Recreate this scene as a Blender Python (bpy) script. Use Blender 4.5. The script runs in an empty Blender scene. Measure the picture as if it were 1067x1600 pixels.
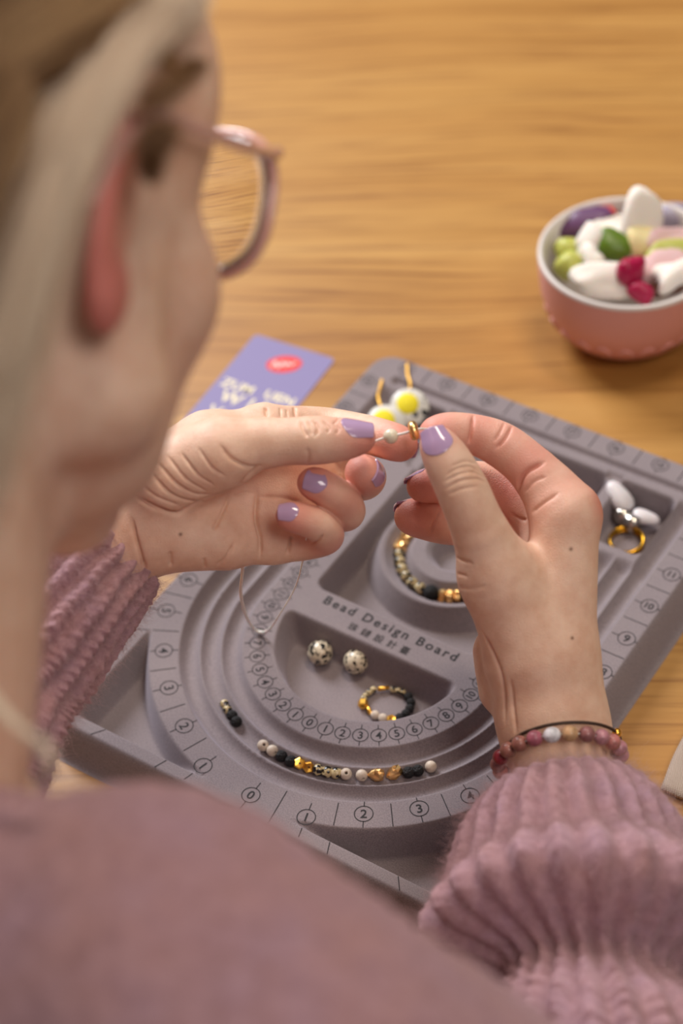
import bpy, math, random
import numpy as np
from mathutils import Vector, Matrix
from mathutils.bvhtree import BVHTree

# ------------------------------------------------------------------ camera
S = 0.001                                   # everything below is written in millimetres
sc = bpy.context.scene
W_PX, H_PX, F_PX = 1067.0, 1600.0, 3200.0
PITCH, ROLL, CAM_H = 0.79043357, -0.07637911, 786.6
_fw = np.array([0, math.cos(PITCH), -math.sin(PITCH)])
_r0 = np.array([1.0, 0, 0]); _u0 = np.cross(_r0, _fw)
CR = _r0 * math.cos(ROLL) + _u0 * math.sin(ROLL)
CU = -_r0 * math.sin(ROLL) + _u0 * math.cos(ROLL)
CF = _fw
CO = np.array([0, 0, CAM_H])
cam_data = bpy.data.cameras.new('camera')
cam = bpy.data.objects.new('camera', cam_data)
sc.collection.objects.link(cam)
m = Matrix.Identity(4)
for i in range(3):
    m[i][0], m[i][1], m[i][2], m[i][3] = CR[i], CU[i], -CF[i], CO[i] * S
cam.matrix_world = m
cam_data.sensor_fit = 'VERTICAL'
cam_data.sensor_height = 36.0
cam_data.lens = 36.0 * F_PX / H_PX          # 72 mm
cam_data.clip_start = 0.02
cam_data.clip_end = 30
cam_data.dof.use_dof = True
cam_data.dof.focus_distance = 0.925
cam_data.dof.aperture_fstop = 4.7
sc.camera = cam

# ------------------------------------------------------------------ light
sc.view_settings.view_transform = 'Standard'
sc.view_settings.look = 'None'
sc.view_settings.gamma = 1.0
sc.view_settings.use_curve_mapping = False
sc.view_settings.exposure = -0.1
world = bpy.data.worlds.new('room_light'); sc.world = world
world.use_nodes = True
bg = world.node_tree.nodes['Background']
bg.inputs[0].default_value = (1.0, 0.92, 0.90, 1)
bg.inputs[1].default_value = 0.12

def area(name, loc, target, size, power, col, size_y=None):
    l = bpy.data.lights.new(name, 'AREA')
    l.shape = 'RECTANGLE'; l.size = size; l.size_y = size_y or size
    l.energy = power; l.color = col
    o = bpy.data.objects.new(name, l); sc.collection.objects.link(o)
    o.location = Vector(loc)
    d = Vector(target) - Vector(loc)
    o.rotation_euler = d.to_track_quat('-Z', 'Y').to_euler()
    return o
# tall window across the table, and the warm ceiling lamp over it
area('window_light', (-0.85, 2.25, 1.45), (0.0, 0.7, 0.0), 0.9, 62, (0.95, 0.96, 1.0), 0.9)
area('ceiling_lamp', (0.35, 1.05, 1.75), (0.1, 0.75, 0.0), 0.55, 12, (1.0, 0.86, 0.70), 0.25)

area('camera_side_fill', (0.75, -0.55, 2.1), (0.1, 0.8, 0.0), 0.8, 18, (1.0, 0.91, 0.84), 0.8)  # added fill from behind the camera, brightens camera-facing sides; no known lamp there

# ------------------------------------------------------------------ helpers
C = sc.collection
def cam_pt(px, py, d):
    """world point (mm) seen at a photo pixel at depth d along the view axis"""
    return CO + d * (CF + CR * ((px - W_PX / 2) / F_PX) + CU * ((H_PX / 2 - py) / F_PX))
def plane_pt(px, py, z):
    dr = CF + CR * ((px - W_PX / 2) / F_PX) + CU * ((H_PX / 2 - py) / F_PX)
    return CO + dr * ((z - CAM_H) / dr[2])
def cs(px, py, d):
    """camera-aligned millimetres: right, up, depth"""
    return np.array([(px - W_PX / 2) * d / F_PX, (H_PX / 2 - py) * d / F_PX, d])
def cs2w(P):
    P = np.asarray(P, float)
    return CO + P[..., 0:1] * CR + P[..., 1:2] * CU + P[..., 2:3] * CF

def lin(c):
    return tuple(((x / 255.0) / 12.92 if x / 255.0 <= 0.04045 else ((x / 255.0 + 0.055) / 1.055) ** 2.4) for x in c) + (1.0,)

def new_obj(name, verts, faces, mat=None, parent=None, smooth=True, scale=S):
    me = bpy.data.meshes.new(name)
    v = np.asarray(verts, dtype=np.float64) * scale
    if isinstance(faces, np.ndarray):
        nf, k = faces.shape
        me.vertices.add(len(v)); me.vertices.foreach_set('co', v.astype(np.float32).ravel())
        me.loops.add(nf * k); me.loops.foreach_set('vertex_index', faces.astype(np.int32).ravel())
        me.polygons.add(nf)
        me.polygons.foreach_set('loop_start', np.arange(0, nf * k, k, dtype=np.int32))
        me.update(calc_edges=True)
    else:
        me.from_pydata([tuple(p) for p in v], [], [tuple(int(i) for i in f) for f in faces])
    me.validate()
    if smooth and len(me.polygons):
        me.polygons.foreach_set('use_smooth', np.ones(len(me.polygons), dtype=bool))
    me.update()
    o = bpy.data.objects.new(name, me); C.objects.link(o)
    if mat is not None: me.materials.append(mat)
    if parent is not None: o.parent = parent
    return o
def empty(name, loc_mm, rotz=0.0):
    o = bpy.data.objects.new(name, None); C.objects.link(o)
    o.location = Vector(loc_mm) * S; o.rotation_euler = (0, 0, rotz)
    o.empty_display_size = 0.02
    return o
def tag(o, label=None, cat=None, group=None, kind=None):
    if label: o['label'] = label
    if cat: o['category'] = cat
    if group: o['group'] = group
    if kind: o['kind'] = kind
    return o
def join_geo(parts):
    vs, fs, n = [], [], 0
    for v, f in parts:
        v = np.asarray(v, float); vs.append(v)
        fs += [tuple(int(i) + n for i in q) for q in f]; n += len(v)
    return np.concatenate(vs), fs

def uv_sphere(r=1.0, nu=24, nv=14, sx=1, sy=1, sz=1):
    v = [(0, 0, r * sz)]; f = []
    for i in range(1, nv):
        t = math.pi * i / nv
        for j in range(nu):
            a = 2 * math.pi * j / nu
            v.append((r * sx * math.sin(t) * math.cos(a), r * sy * math.sin(t) * math.sin(a), r * sz * math.cos(t)))
    v.append((0, 0, -r * sz))
    for j in range(nu): f.append((0, 1 + j, 1 + (j + 1) % nu))
    for i in range(nv - 2):
        for j in range(nu):
            a = 1 + i * nu + j; b = 1 + i * nu + (j + 1) % nu
            f.append((a, a + nu, b + nu, b))
    L = len(v) - 1
    for j in range(nu): f.append((L, 1 + (nv - 2) * nu + (j + 1) % nu, 1 + (nv - 2) * nu + j))
    return np.array(v), f
def lathe(profile, n=48, close=False):
    """profile list of (r, z) revolved about z"""
    v = []; f = []
    k = len(profile)
    for (r, z) in profile:
        for j in range(n):
            a = 2 * math.pi * j / n
            v.append((r * math.cos(a), r * math.sin(a), z))
    rng = k if close else k - 1
    for i in range(rng):
        i2 = (i + 1) % k
        for j in range(n):
            f.append((i * n + j, i * n + (j + 1) % n, i2 * n + (j + 1) % n, i2 * n + j))
    return np.array(v), f
def frames(P):
    """parallel-transport frames along a polyline"""
    P = np.asarray(P, float)
    T = np.gradient(P, axis=0); T /= np.linalg.norm(T, axis=1)[:, None] + 1e-9
    a = np.array([0, 0, 1.0]) if abs(T[0][2]) < 0.9 else np.array([1.0, 0, 0])
    n = np.cross(T[0], a); n /= np.linalg.norm(n); N = [n]
    for i in range(1, len(P)):
        n = N[-1] - T[i] * np.dot(N[-1], T[i]); n /= np.linalg.norm(n) + 1e-9; N.append(n)
    N = np.array(N); B = np.cross(T, N)
    return T, N, B
def tube(P, R, n=10, caps=True, closed=False):
    P = np.asarray(P, float); k = len(P)
    R = np.broadcast_to(np.asarray(R, float), (k,))
    T, N, B = frames(P)
    a = np.linspace(0, 2 * math.pi, n, endpoint=False)
    v = (P[:, None, :] + R[:, None, None] * (np.cos(a)[None, :, None] * N[:, None, :] + np.sin(a)[None, :, None] * B[:, None, :])).reshape(-1, 3)
    f = []
    for i in range(k if closed else k - 1):
        i2 = (i + 1) % k
        for j in range(n):
            f.append((i * n + j, i * n + (j + 1) % n, i2 * n + (j + 1) % n, i2 * n + j))
    if caps and not closed:
        f.append(tuple(range(n))[::-1]); f.append(tuple(range((k - 1) * n, k * n)))
    return v, f
def spline(pts, n=12):
    """Catmull-Rom through points (rows may carry extra columns such as a radius)"""
    P = np.asarray(pts, float)
    P = np.vstack([2 * P[0] - P[1], P, 2 * P[-1] - P[-2]])
    out = []
    for i in range(1, len(P) - 2):
        p0, p1, p2, p3 = P[i - 1], P[i], P[i + 1], P[i + 2]
        for t in np.linspace(0, 1, n, endpoint=False):
            out.append(0.5 * (2 * p1 + (p2 - p0) * t + (2 * p0 - 5 * p1 + 4 * p2 - p3) * t * t + (3 * p1 - p0 - 3 * p2 + p3) * t ** 3))
    out.append(P[-2])
    return np.array(out)
def strands(P, R, sides=3):
    """many thin fibres at once: P (n, m, 3), R (m,) or (n, m)"""
    n, mm, _ = P.shape
    R = np.broadcast_to(np.asarray(R, float), (n, mm))
    T = np.gradient(P, axis=1); T /= np.linalg.norm(T, axis=2, keepdims=True) + 1e-9
    a = np.array([0.3, 0.5, 0.81])
    N = np.cross(T, a); N /= np.linalg.norm(N, axis=2, keepdims=True) + 1e-9
    B = np.cross(T, N)
    ang = np.linspace(0, 2 * math.pi, sides, endpoint=False)
    v = P[:, :, None, :] + R[:, :, None, None] * (np.cos(ang)[None, None, :, None] * N[:, :, None, :] + np.sin(ang)[None, None, :, None] * B[:, :, None, :])
    v = v.reshape(-1, 3)
    base = (np.arange(n)[:, None, None] * mm + np.arange(mm - 1)[None, :, None]) * sides
    j = np.arange(sides)[None, None, :]; j2 = (j + 1) % sides
    f = np.stack([base + j, base + j2, base + sides + j2, base + sides + j], -1).reshape(-1, 4)
    return v, f

# ------------------------------------------------------------------ materials
def mat(name, col=(128, 128, 128), rough=0.5, metal=0.0, sss=0.0, sheen=0.0, coat=0.0, trans=0.0, ior=1.45, alpha=None):
    mt = bpy.data.materials.new(name); mt.use_nodes = True
    b = mt.node_tree.nodes['Principled BSDF']
    b.inputs['Base Color'].default_value = lin(col)
    b.inputs['Roughness'].default_value = rough
    b.inputs['Metallic'].default_value = metal
    b.inputs['IOR'].default_value = ior
    if sss:
        b.inputs['Subsurface Weight'].default_value = sss
        b.inputs['Subsurface Radius'].default_value = (1.0, 0.35, 0.2)
        b.inputs['Subsurface Scale'].default_value = 0.0015
    if sheen:
        b.inputs['Sheen Weight'].default_value = sheen
        b.inputs['Sheen Roughness'].default_value = 0.5
    if coat:
        b.inputs['Coat Weight'].default_value = coat
        b.inputs['Coat Roughness'].default_value = 0.06
    if trans: b.inputs['Transmission Weight'].default_value = trans
    mt['b'] = 1
    return mt
class N:
    """tiny node-graph helper"""
    def __init__(s, mt): s.t = mt.node_tree; s.b = s.t.nodes['Principled BSDF']
    def add(s, typ, **kw):
        n = s.t.nodes.new(typ)
        for k, v in kw.items():
            if k.startswith('i_'): n.inputs[int(k[2:])].default_value = v
            else: setattr(n, k, v)
        return n
    def link(s, a, b): s.t.links.new(a, b)
    def coords(s, scale=(1, 1, 1), rot=(0, 0, 0), kind='Object', loc=(0, 0, 0)):
        tc = s.add('ShaderNodeTexCoord'); mp = s.add('ShaderNodeMapping')
        mp.inputs['Scale'].default_value = scale; mp.inputs['Rotation'].default_value = rot; mp.inputs['Location'].default_value = loc
        s.link(tc.outputs[kind], mp.inputs[0]); return mp.outputs[0]
    def noise(s, vec, scale=5, detail=4, rough=0.55, dist=0.0):
        n = s.add('ShaderNodeTexNoise'); n.inputs['Scale'].default_value = scale
        n.inputs['Detail'].default_value = detail; n.inputs['Roughness'].default_value = rough; n.inputs['Distortion'].default_value = dist
        if vec is not None: s.link(vec, n.inputs['Vector'])
        return n.outputs[0]
    def ramp(s, fac, stops):
        r = s.add('ShaderNodeValToRGB'); e = r.color_ramp.elements
        while len(e) < len(stops): e.new(0.5)
        for el, (p, c) in zip(e, stops): el.position = p; el.color = c
        s.link(fac, r.inputs[0]); return r.outputs[0]
    def mix(s, fac, a, b, mode='MIX'):
        n = s.add('ShaderNodeMix', data_type='RGBA', blend_type=mode)
        for val, idx in ((fac, 0), (a, 6), (b, 7)):
            if hasattr(val, 'is_linked') or isinstance(val, bpy.types.NodeSocket): s.link(val, n.inputs[idx])
            else: n.inputs[idx].default_value = val
        return n.outputs[2]
    def bump(s, h, strength=0.3, dist=0.001):
        n = s.add('ShaderNodeBump'); n.inputs['Strength'].default_value = strength; n.inputs['Distance'].default_value = dist
        s.link(h, n.inputs['Height']); s.link(n.outputs[0], s.b.inputs['Normal'])
    def color(s, sock): s.link(sock, s.b.inputs['Base Color'])
# ------------------------------------------------------------------ table and floor
def wood_material():
    mt = mat('oak_wood', (190, 140, 80), 0.42)
    n = N(mt)
    a = 0.10
    co = n.coords((1, 1, 1), (0, 0, a))
    # long fibres run along x; a slow warp bends the grain
    warp = n.noise(n.coords((1.2, 3.0, 1), (0, 0, a)), 1.6, 2, 0.5)
    sep = n.add('ShaderNodeSeparateXYZ'); n.link(co, sep.inputs[0])
    def mth(op, x, y=None):
        k = n.add('ShaderNodeMath', operation=op)
        for i, q in enumerate((x, y)):
            if q is None: continue
            if isinstance(q, (int, float)): k.inputs[i].default_value = q
            else: n.link(q, k.inputs[i])
        return k.outputs[0]
    yw = mth('ADD', sep.outputs[1], mth('MULTIPLY', warp, 0.06))
    cmb = n.add('ShaderNodeCombineXYZ')
    n.link(mth('MULTIPLY', sep.outputs[0], 0.05), cmb.inputs[0]); n.link(yw, cmb.inputs[1]); n.link(sep.outputs[2], cmb.inputs[2])
    g1 = n.noise(cmb.outputs[0], 48, 5, 0.6)
    cmb2 = n.add('ShaderNodeCombineXYZ')
    n.link(mth('MULTIPLY', sep.outputs[0], 0.035), cmb2.inputs[0]); n.link(yw, cmb2.inputs[1])
    g2 = n.noise(cmb2.outputs[0], 210, 3, 0.65)
    cl = n.noise(cmb.outputs[0], 9, 3, 0.5)
    base = n.ramp(g1, [(0.25, lin((166, 119, 58))), (0.50, lin((183, 136, 72))), (0.75, lin((194, 149, 84)))])
    pores = n.ramp(g2, [(0.33, lin((150, 106, 60))), (0.50, (1, 1, 1, 1))])
    c = n.mix(0.55, base, pores, 'MULTIPLY')
    big = n.ramp(cl, [(0.3, lin((226, 206, 178))), (0.62, (1, 1, 1, 1))])
    c = n.mix(0.7, c, big, 'MULTIPLY')
    n.color(c)
    n.bump(g2, 0.25, 0.0004)
    return mt
WOOD = wood_material()
def box_geo(x0, x1, y0, y1, z0, z1, bev=0.0):
    v = [(x, y, z) for z in (z0, z1) for y in (y0, y1) for x in (x0, x1)]
    f = [(0, 2, 3, 1), (4, 5, 7, 6), (0, 1, 5, 4), (2, 6, 7, 3), (0, 4, 6, 2), (1, 3, 7, 5)]
    return np.array(v, float), f
def bevel(o, w, seg=2):
    md = o.modifiers.new('bevel', 'BEVEL'); md.width = w * S; md.segments = seg; md.limit_method = 'ANGLE'
    return o
table = tag(empty('dining_table', (0, 0, 0)), 'oak dining table with straight warm brown grain under the bead board', 'table')
o = new_obj('tabletop', *box_geo(-900, 1000, 425, 1650, -34, 0), WOOD, table, smooth=False); bevel(o, 3)
for x in (-840, 940):
    for y in (490, 1590):
        bevel(new_obj('leg', *box_geo(x - 35, x + 35, y - 35, y + 35, -730, -34), WOOD, table, smooth=False), 3)
FLOOR = mat('floor_boards', (150, 128, 108), 0.6)
_n = N(FLOOR); _n.color(_n.ramp(_n.noise(_n.coords((0.6, 9, 1)), 4, 4), [(0.3, lin((120, 100, 82))), (0.7, lin((168, 146, 122)))]))
tag(new_obj('floor', *box_geo(-2600, 2600, -1500, 3200, -760, -730), FLOOR, smooth=False), 'plain wooden floor beneath the table', 'floor', kind='structure')

# ------------------------------------------------------------------ bead board
BX, BY, BROT, BZ = 11.22293, 666.34352, -0.62595078, 20.0
_cb, _sb = math.cos(BROT), math.sin(BROT)
def b2w(u, v, z=0.0):
    """board millimetres (z = 0 on the rim) to world"""
    return np.array([BX + _cb * u - _sb * v, BY + _sb * u + _cb * v, BZ + z])
def w2b(p):
    x, y = p[0] - BX, p[1] - BY
    return np.array([_cb * x + _sb * y, -_sb * x + _cb * y, p[2] - BZ])
def sstep(a, b, x):
    t = np.clip((x - a) / (b - a), 0, 1); return t * t * (3 - 2 * t)
def smax(a, b, k):
    h = np.clip(0.5 + 0.5 * (a - b) / k, 0, 1); return b * (1 - h) + a * h + k * h * (1 - h)
def rrect(u, v, u0, u1, v0, v1, r):
    qx = np.abs(u - (u0 + u1) / 2) - (u1 - u0) / 2 + r
    qy = np.abs(v - (v0 + v1) / 2) - (v1 - v0) / 2 + r
    return np.hypot(np.maximum(qx, 0), np.maximum(qy, 0)) + np.minimum(np.maximum(qx, qy), 0) - r
PIT = 18.0
RW = (0.0, 78.0)                    # centre of the round bracelet well
def board_h(u, v):
    """height of the moulded surface, 0 on the flat rim"""
    u = np.asarray(u, float); v = np.asarray(v, float)
    h = np.zeros_like(u + v)
    r = np.hypot(u, v)
    rho = np.where(v < 0, r, np.abs(u))
    au = np.abs(u)
    # three U channels
    t = (rho - 65.5) / 10.5
    prof = np.where((t > 0) & (t < 3), np.sin(np.pi * (t % 1.0)) * (1.42 - 0.42 * np.sin(np.pi * (t % 1.0))) * 4.6 + 1.3 * sstep(0, 0.35, t) * sstep(0, 0.35, 3 - t), 0)
    end_in = 1 - sstep(106, 113, v)
    end_out = 1 - sstep(158, 166, v)
    h -= prof * np.where(t < 2, end_in, end_out)
    # groove along the far side
    h -= 3.0 * sstep(0, 3, 96 - au) * sstep(0, 2.5, v - 167.5) * sstep(0, 2.5, 174.5 - v)
    # half-round tray
    s = smax(r - 50.0, v + 1.5, 5.0)
    h = np.minimum(h, -PIT * sstep(0, 6.5, -s))
    # central tray with the round well
    s = rrect(u, v, -47.5, 47.5, 17.0, 164, 6)
    tray = -PIT * sstep(0, 6.0, -s)
    rr = np.hypot(u - RW[0], v - RW[1])
    mound = np.interp(rr, [0, 8, 12, 15, 22, 25, 29, 33, 36.5, 39, 42, 46], [-15, -15, -7.5, -5.2, -5.2, -9, -12.6, -9.5, -5.8, -5.2, -10.5, -18])
    mound = np.where(rr < 46, mound, -99)
    tray = np.where(s < -3, np.maximum(tray, mound), tray)
    h = np.minimum(h, tray)
    # compartments beside it
    s = rrect(au, v, 51.5, 86.5, 116.5, 164, 6)
    h = np.minimum(h, -PIT * sstep(0, 4.5, -s))
    # dividers between compartments stand a little lower than the rim
    h = np.minimum(h, np.where((v > 116) & (v < 165) & (au > 44) & (au < 53), -2.5, 0))
    # corner trays
    s = smax(smax(111.5 - r, au - 103, 4), -111.5 - v, 4)
    s = np.where(v < -20, s, 9)
    h = np.minimum(h, -PIT * sstep(0, 5.5, -s))
    return h
def board_edge(u, v):
    return rrect(u, v, -112.5, 112.5, -118.5, 189, 13)
def board_flat(u, v):
    return (board_h(u, v) > -0.05) & (board_edge(u, v) < -0.6)
def flock_material():
    mt = mat('grey_flocking', (124, 115, 121), 0.95, sheen=0.35)
    n = N(mt)
    f = n.noise(n.coords(), 1500, 2, 0.7)
    g = n.noise(n.coords(), 60, 3, 0.6)
    c = n.mix(n.ramp(f, [(0.35, (0, 0, 0, 1)), (0.65, (1, 1, 1, 1))]), lin((120, 110, 113)), lin((146, 134, 136)))
    c = n.mix(n.ramp(g, [(0.4, (0, 0, 0, 1)), (0.75, (.5, .5, .5, 1))]), c, lin((142, 131, 131)))
    n.color(c); n.bump(f, 0.35, 0.0004)
    n.b.inputs['Sheen Tint'].default_value = lin((220, 210, 225))
    return mt
FLOCK = flock_material()
INK = mat('black_print', (38, 35, 37), 0.8)
board = tag(empty('bead_design_board', (BX, BY, 0), BROT), 'grey flocked bead design board with U shaped channels, trays and numbered scales', 'bead board')
_st = 0.6
us = np.arange(-122, 122.01, _st); vs = np.arange(-128, 198.51, _st)
UU, VV = np.meshgrid(us, vs, indexing='ij')
E = board_edge(UU, VV)
HH = board_h(UU, VV) - (BZ - 0.2) * sstep(-1.5, 8.0, E) * 1.0
HH = np.maximum(HH, -(BZ - 0.2))
idx = np.arange(UU.size).reshape(UU.shape)
quad = np.stack([idx[:-1, :-1], idx[1:, :-1], idx[1:, 1:], idx[:-1, 1:]], -1).reshape(-1, 4)
keep = (E[:-1, :-1] < 8.6).reshape(-1)
quad = quad[keep]
used = np.unique(quad); remap = -np.ones(UU.size, int); remap[used] = np.arange(len(used))
o = new_obj('tray', np.stack([UU.ravel(), VV.ravel(), HH.ravel() + BZ], -1)[used], remap[quad], FLOCK, board)

# printed numbers, circles and ticks
_glyph = {}
def glyph(s, size, bold=0.0, spacing=1.0):
    key = (s, size, bold, spacing)
    if key not in _glyph:
        cu = bpy.data.curves.new('print', 'FONT'); cu.body = s; cu.size = size
        cu.align_x = 'CENTER'; cu.align_y = 'CENTER'; cu.offset = bold; cu.space_character = spacing
        cu.resolution_u = 4
        ob = bpy.data.objects.new('print', cu); C.objects.link(ob)
        bpy.context.view_layer.update()
        me = ob.evaluated_get(bpy.context.evaluated_depsgraph_get()).to_mesh()
        v = np.array([tuple(x.co) for x in me.vertices]); f = [tuple(p.vertices) for p in me.polygons]
        ob.to_mesh_clear(); bpy.data.objects.remove(ob); bpy.data.curves.remove(cu)
        if len(v):
            ctr = (v.max(0) + v.min(0)) / 2; v = v - ctr
        _glyph[key] = (v, f)
    return _glyph[key]
PZ = BZ + 0.12
def place2(v, u, w, ang):
    c, s = math.cos(ang), math.sin(ang)
    out = np.empty((len(v), 3)); out[:, 0] = u + c * v[:, 0] - s * v[:, 1]; out[:, 1] = w + s * v[:, 0] + c * v[:, 1]; out[:, 2] = PZ
    return out
def ring2(u, v, r, w, n=36):
    a = np.linspace(0, 2 * math.pi, n, endpoint=False)
    p = np.concatenate([np.stack([u + rr * np.cos(a), v + rr * np.sin(a), np.full(n, PZ)], -1) for rr in (r - w / 2, r + w / 2)])
    return p, [(j, (j + 1) % n, n + (j + 1) % n, n + j) for j in range(n)]
def line2(a, b, w):
    a = np.array(a, float); b = np.array(b, float); d = b - a; d /= np.linalg.norm(d) + 1e-9
    nrm = np.array([-d[1], d[0]]) * w / 2
    p = np.array([a - nrm, b - nrm, b + nrm, a + nrm])
    return np.column_stack([p, np.full(4, PZ)]), [(0, 1, 2, 3)]
def flat_lines(a, b, w):
    """the stretches of a-b that run over the flat rim"""
    a = np.array(a, float); b = np.array(b, float); L = np.linalg.norm(b - a); n = max(int(L / 0.4), 2)
    ts = np.linspace(0, 1, n); P = a + (b - a) * ts[:, None]
    ok = board_flat(P[:, 0], P[:, 1]); out = []; st = None
    for i in range(n):
        if ok[i] and st is None: st = i
        if st is not None and (not ok[i] or i == n - 1):
            if i - st > 3: out.append(line2(P[st], P[i - 1], w))
            st = None
    return out
marks = []
def mark(u, v, txt, up, rc, size, lw):
    """circled number at (u, v); up = direction of the digit's top"""
    ang = math.atan2(up[1], up[0]) - math.pi / 2
    g, gf = glyph(txt, size if len(txt) == 1 else size * 0.86, 0.014 * size, 0.92)
    return [(place2(g, u, v, ang), gf), ring2(u, v, rc, lw)]
RI, SI = 58.2, 8.67
for k in range(-19, 20):
    L = abs(k) * SI; sg = 1 if k >= 0 else -1; a = L / RI
    if a <= math.pi / 2: u, v = sg * RI * math.sin(a), -RI * math.cos(a); up = (-u, -v)
    else: u, v = sg * RI, L - RI * math.pi / 2; up = (-sg, 0)
    mk = mark(u, v, str(abs(k)), up, 3.75, 6.0, 0.42)
    d = np.array(up, float); d /= np.linalg.norm(d); p = np.array([u, v])
    marks.append(mk + [line2(p + d * 3.6, p + d * 6.4, 0.42), line2(p - d * 3.6, p - d * 6.4, 0.42)])
OUT = {0: (0, -108), 1: (29.2, -105.4), 2: (51, -90.4), 3: (71.4, -74.9), 4: (87.9, -56.8), 5: (102.6, -34.6), 6: (105, -11.7)}
for k in range(7, 14): OUT[k] = (106, 39.9 + 24.7 * (k - 8))
angs = {k: math.atan2(p[0], -p[1]) for k, p in OUT.items() if k < 7}
for k, (u, v) in OUT.items():
    for sg in ((1,) if k == 0 else (1, -1)):
        straight = v > -5
        up = np.array([0, 1.0]) if (straight and sg > 0) else (np.array([1.0, 0]) if straight else np.array([-sg * u, -v]))
        mk = mark(sg * u, v, str(k), up, 4.3, 6.6, 0.45)
        d = np.array([-sg, 0.0]) if straight else np.array([-sg * u, -v]) / math.hypot(u, v)
        p = np.array([sg * u, v])
        marks.append(mk + flat_lines(p + d * 4.1, p + d * 8.6, 0.45) + flat_lines(p - d * 4.1, p - d * 12, 0.45))
        # half-way tick
        if k < 6:
            a = (angs[k] + angs[k + 1]) / 2
            e = np.array([sg * math.sin(a), -math.cos(a)])
            marks += [[q] for q in flat_lines(e * 98.5, e * 165, 0.45)]
        elif k < 13:
            vv = v + (12.3 if k > 6 else 12.7)
            marks += [[q] for q in flat_lines((sg * 98.2, vv), (sg * 111.5, vv), 0.45)]
for i in range(8):
    u = -92.6 + 26.35 * i
    mk = mark(u, 182.3, str(14 + min(i, 7 - i)), (0, 1), 4.3, 6.2, 0.5)
    marks.append(mk + [line2((u, 186.5), (u, 188.4), 0.45), line2((u, 178.1), (u, 175.6), 0.45)])
    if i < 7: marks += [[q] for q in flat_lines((u + 13.2, 175.6), (u + 13.2, 188.2), 0.5)]
for mk in marks:
    new_obj('number_mark' if len(mk) > 1 else 'tick_mark', *join_geo(mk), INK, board, smooth=False)
g, gf = glyph('Bead Design Board', 7.7, 0.14, 1.30)
new_obj('title_print', place2(g, 1.8, 11.3, 0), gf, INK, board, smooth=False)
g, gf = glyph('珠鏈設計臺', 5.4, 0.03, 1.8)
new_obj('title_print', place2(g, 0.5, 3.5, 0), gf, INK, board, smooth=False)
# ------------------------------------------------------------------ implicit-surface modelling for the body
class Field:
    """signed distance grid in camera-aligned millimetres"""
    def __init__(s, lo, hi, h):
        s.lo = np.array(lo, float); s.h = h
        s.n = np.ceil((np.array(hi, float) - s.lo) / h).astype(int) + 1
        s.ax = [s.lo[i] + np.arange(s.n[i]) * h for i in range(3)]
    def blank(s): return np.full(tuple(s.n), 25.0, np.float32)
    def box(s, lo, hi):
        a = np.clip(((np.array(lo) - s.lo) / s.h).astype(int), 0, s.n - 1)
        b = np.clip(((np.array(hi) - s.lo) / s.h).astype(int) + 2, 1, s.n)
        return tuple(slice(a[i], max(b[i], a[i] + 1)) for i in range(3))
    def pts(s, sl):
        return [s.ax[0][sl[0]][:, None, None].astype(np.float32), s.ax[1][sl[1]][None, :, None].astype(np.float32), s.ax[2][sl[2]][None, None, :].astype(np.float32)]
def smin_into(A, sl, d, k):
    a = A[sl]
    if k <= 0: A[sl] = np.minimum(a, d); return
    h = np.clip(0.5 + 0.5 * (a - d) / k, 0, 1)
    A[sl] = a * (1 - h) + d * h - k * h * (1 - h)
def cone_into(F, A, a, b, ra, rb, k, squash=None):
    """tapered capsule a-b; squash = (axis vector, factor) flattens it along that axis"""
    a = np.array(a, float); b = np.array(b, float)
    m = max(ra, rb) * 1.3 + k + 5
    sl = F.box(np.minimum(a, b) - m, np.maximum(a, b) + m)
    X, Y, Z = F.pts(sl)
    ab = b - a; L2 = max(ab @ ab, 1e-6)
    px, py, pz = X - a[0], Y - a[1], Z - a[2]
    t = np.clip((px * ab[0] + py * ab[1] + pz * ab[2]) / L2, 0, 1)
    dx, dy, dz = px - t * ab[0], py - t * ab[1], pz - t * ab[2]
    if squash is not None:
        ax, fac = squash; ax = np.array(ax, float); ax /= np.linalg.norm(ax)
        q = (dx * ax[0] + dy * ax[1] + dz * ax[2]) * (1 / fac - 1)
        dx = dx + q * ax[0]; dy = dy + q * ax[1]; dz = dz + q * ax[2]
    d = np.sqrt(dx * dx + dy * dy + dz * dz) - (ra + t * (rb - ra))
    smin_into(A, sl, d.astype(np.float32), k)
def ell_into(F, A, c, R, M, k, carve=False):
    """ellipsoid with radii R along rows of M"""
    c = np.array(c, float); R = np.array(R, float); M = np.array(M, float)
    m = R.max() * 1.15 + k + 4
    sl = F.box(c - m, c + m)
    X, Y, Z = F.pts(sl)
    q = [((X - c[0]) * M[i][0] + (Y - c[1]) * M[i][1] + (Z - c[2]) * M[i][2]) / R[i] for i in range(3)]
    k0 = np.sqrt(q[0] ** 2 + q[1] ** 2 + q[2] ** 2) + 1e-6
    k1 = np.sqrt((q[0] / R[0]) ** 2 + (q[1] / R[1]) ** 2 + (q[2] / R[2]) ** 2) + 1e-6
    d = (k0 * (k0 - 1) / k1).astype(np.float32)
    if carve:
        a = A[sl]; h = np.clip(0.5 - 0.5 * (a + d) / k, 0, 1)
        A[sl] = a * (1 - h) + (-d) * h + k * h * (1 - h)
    else: smin_into(A, sl, d, k)
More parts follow.
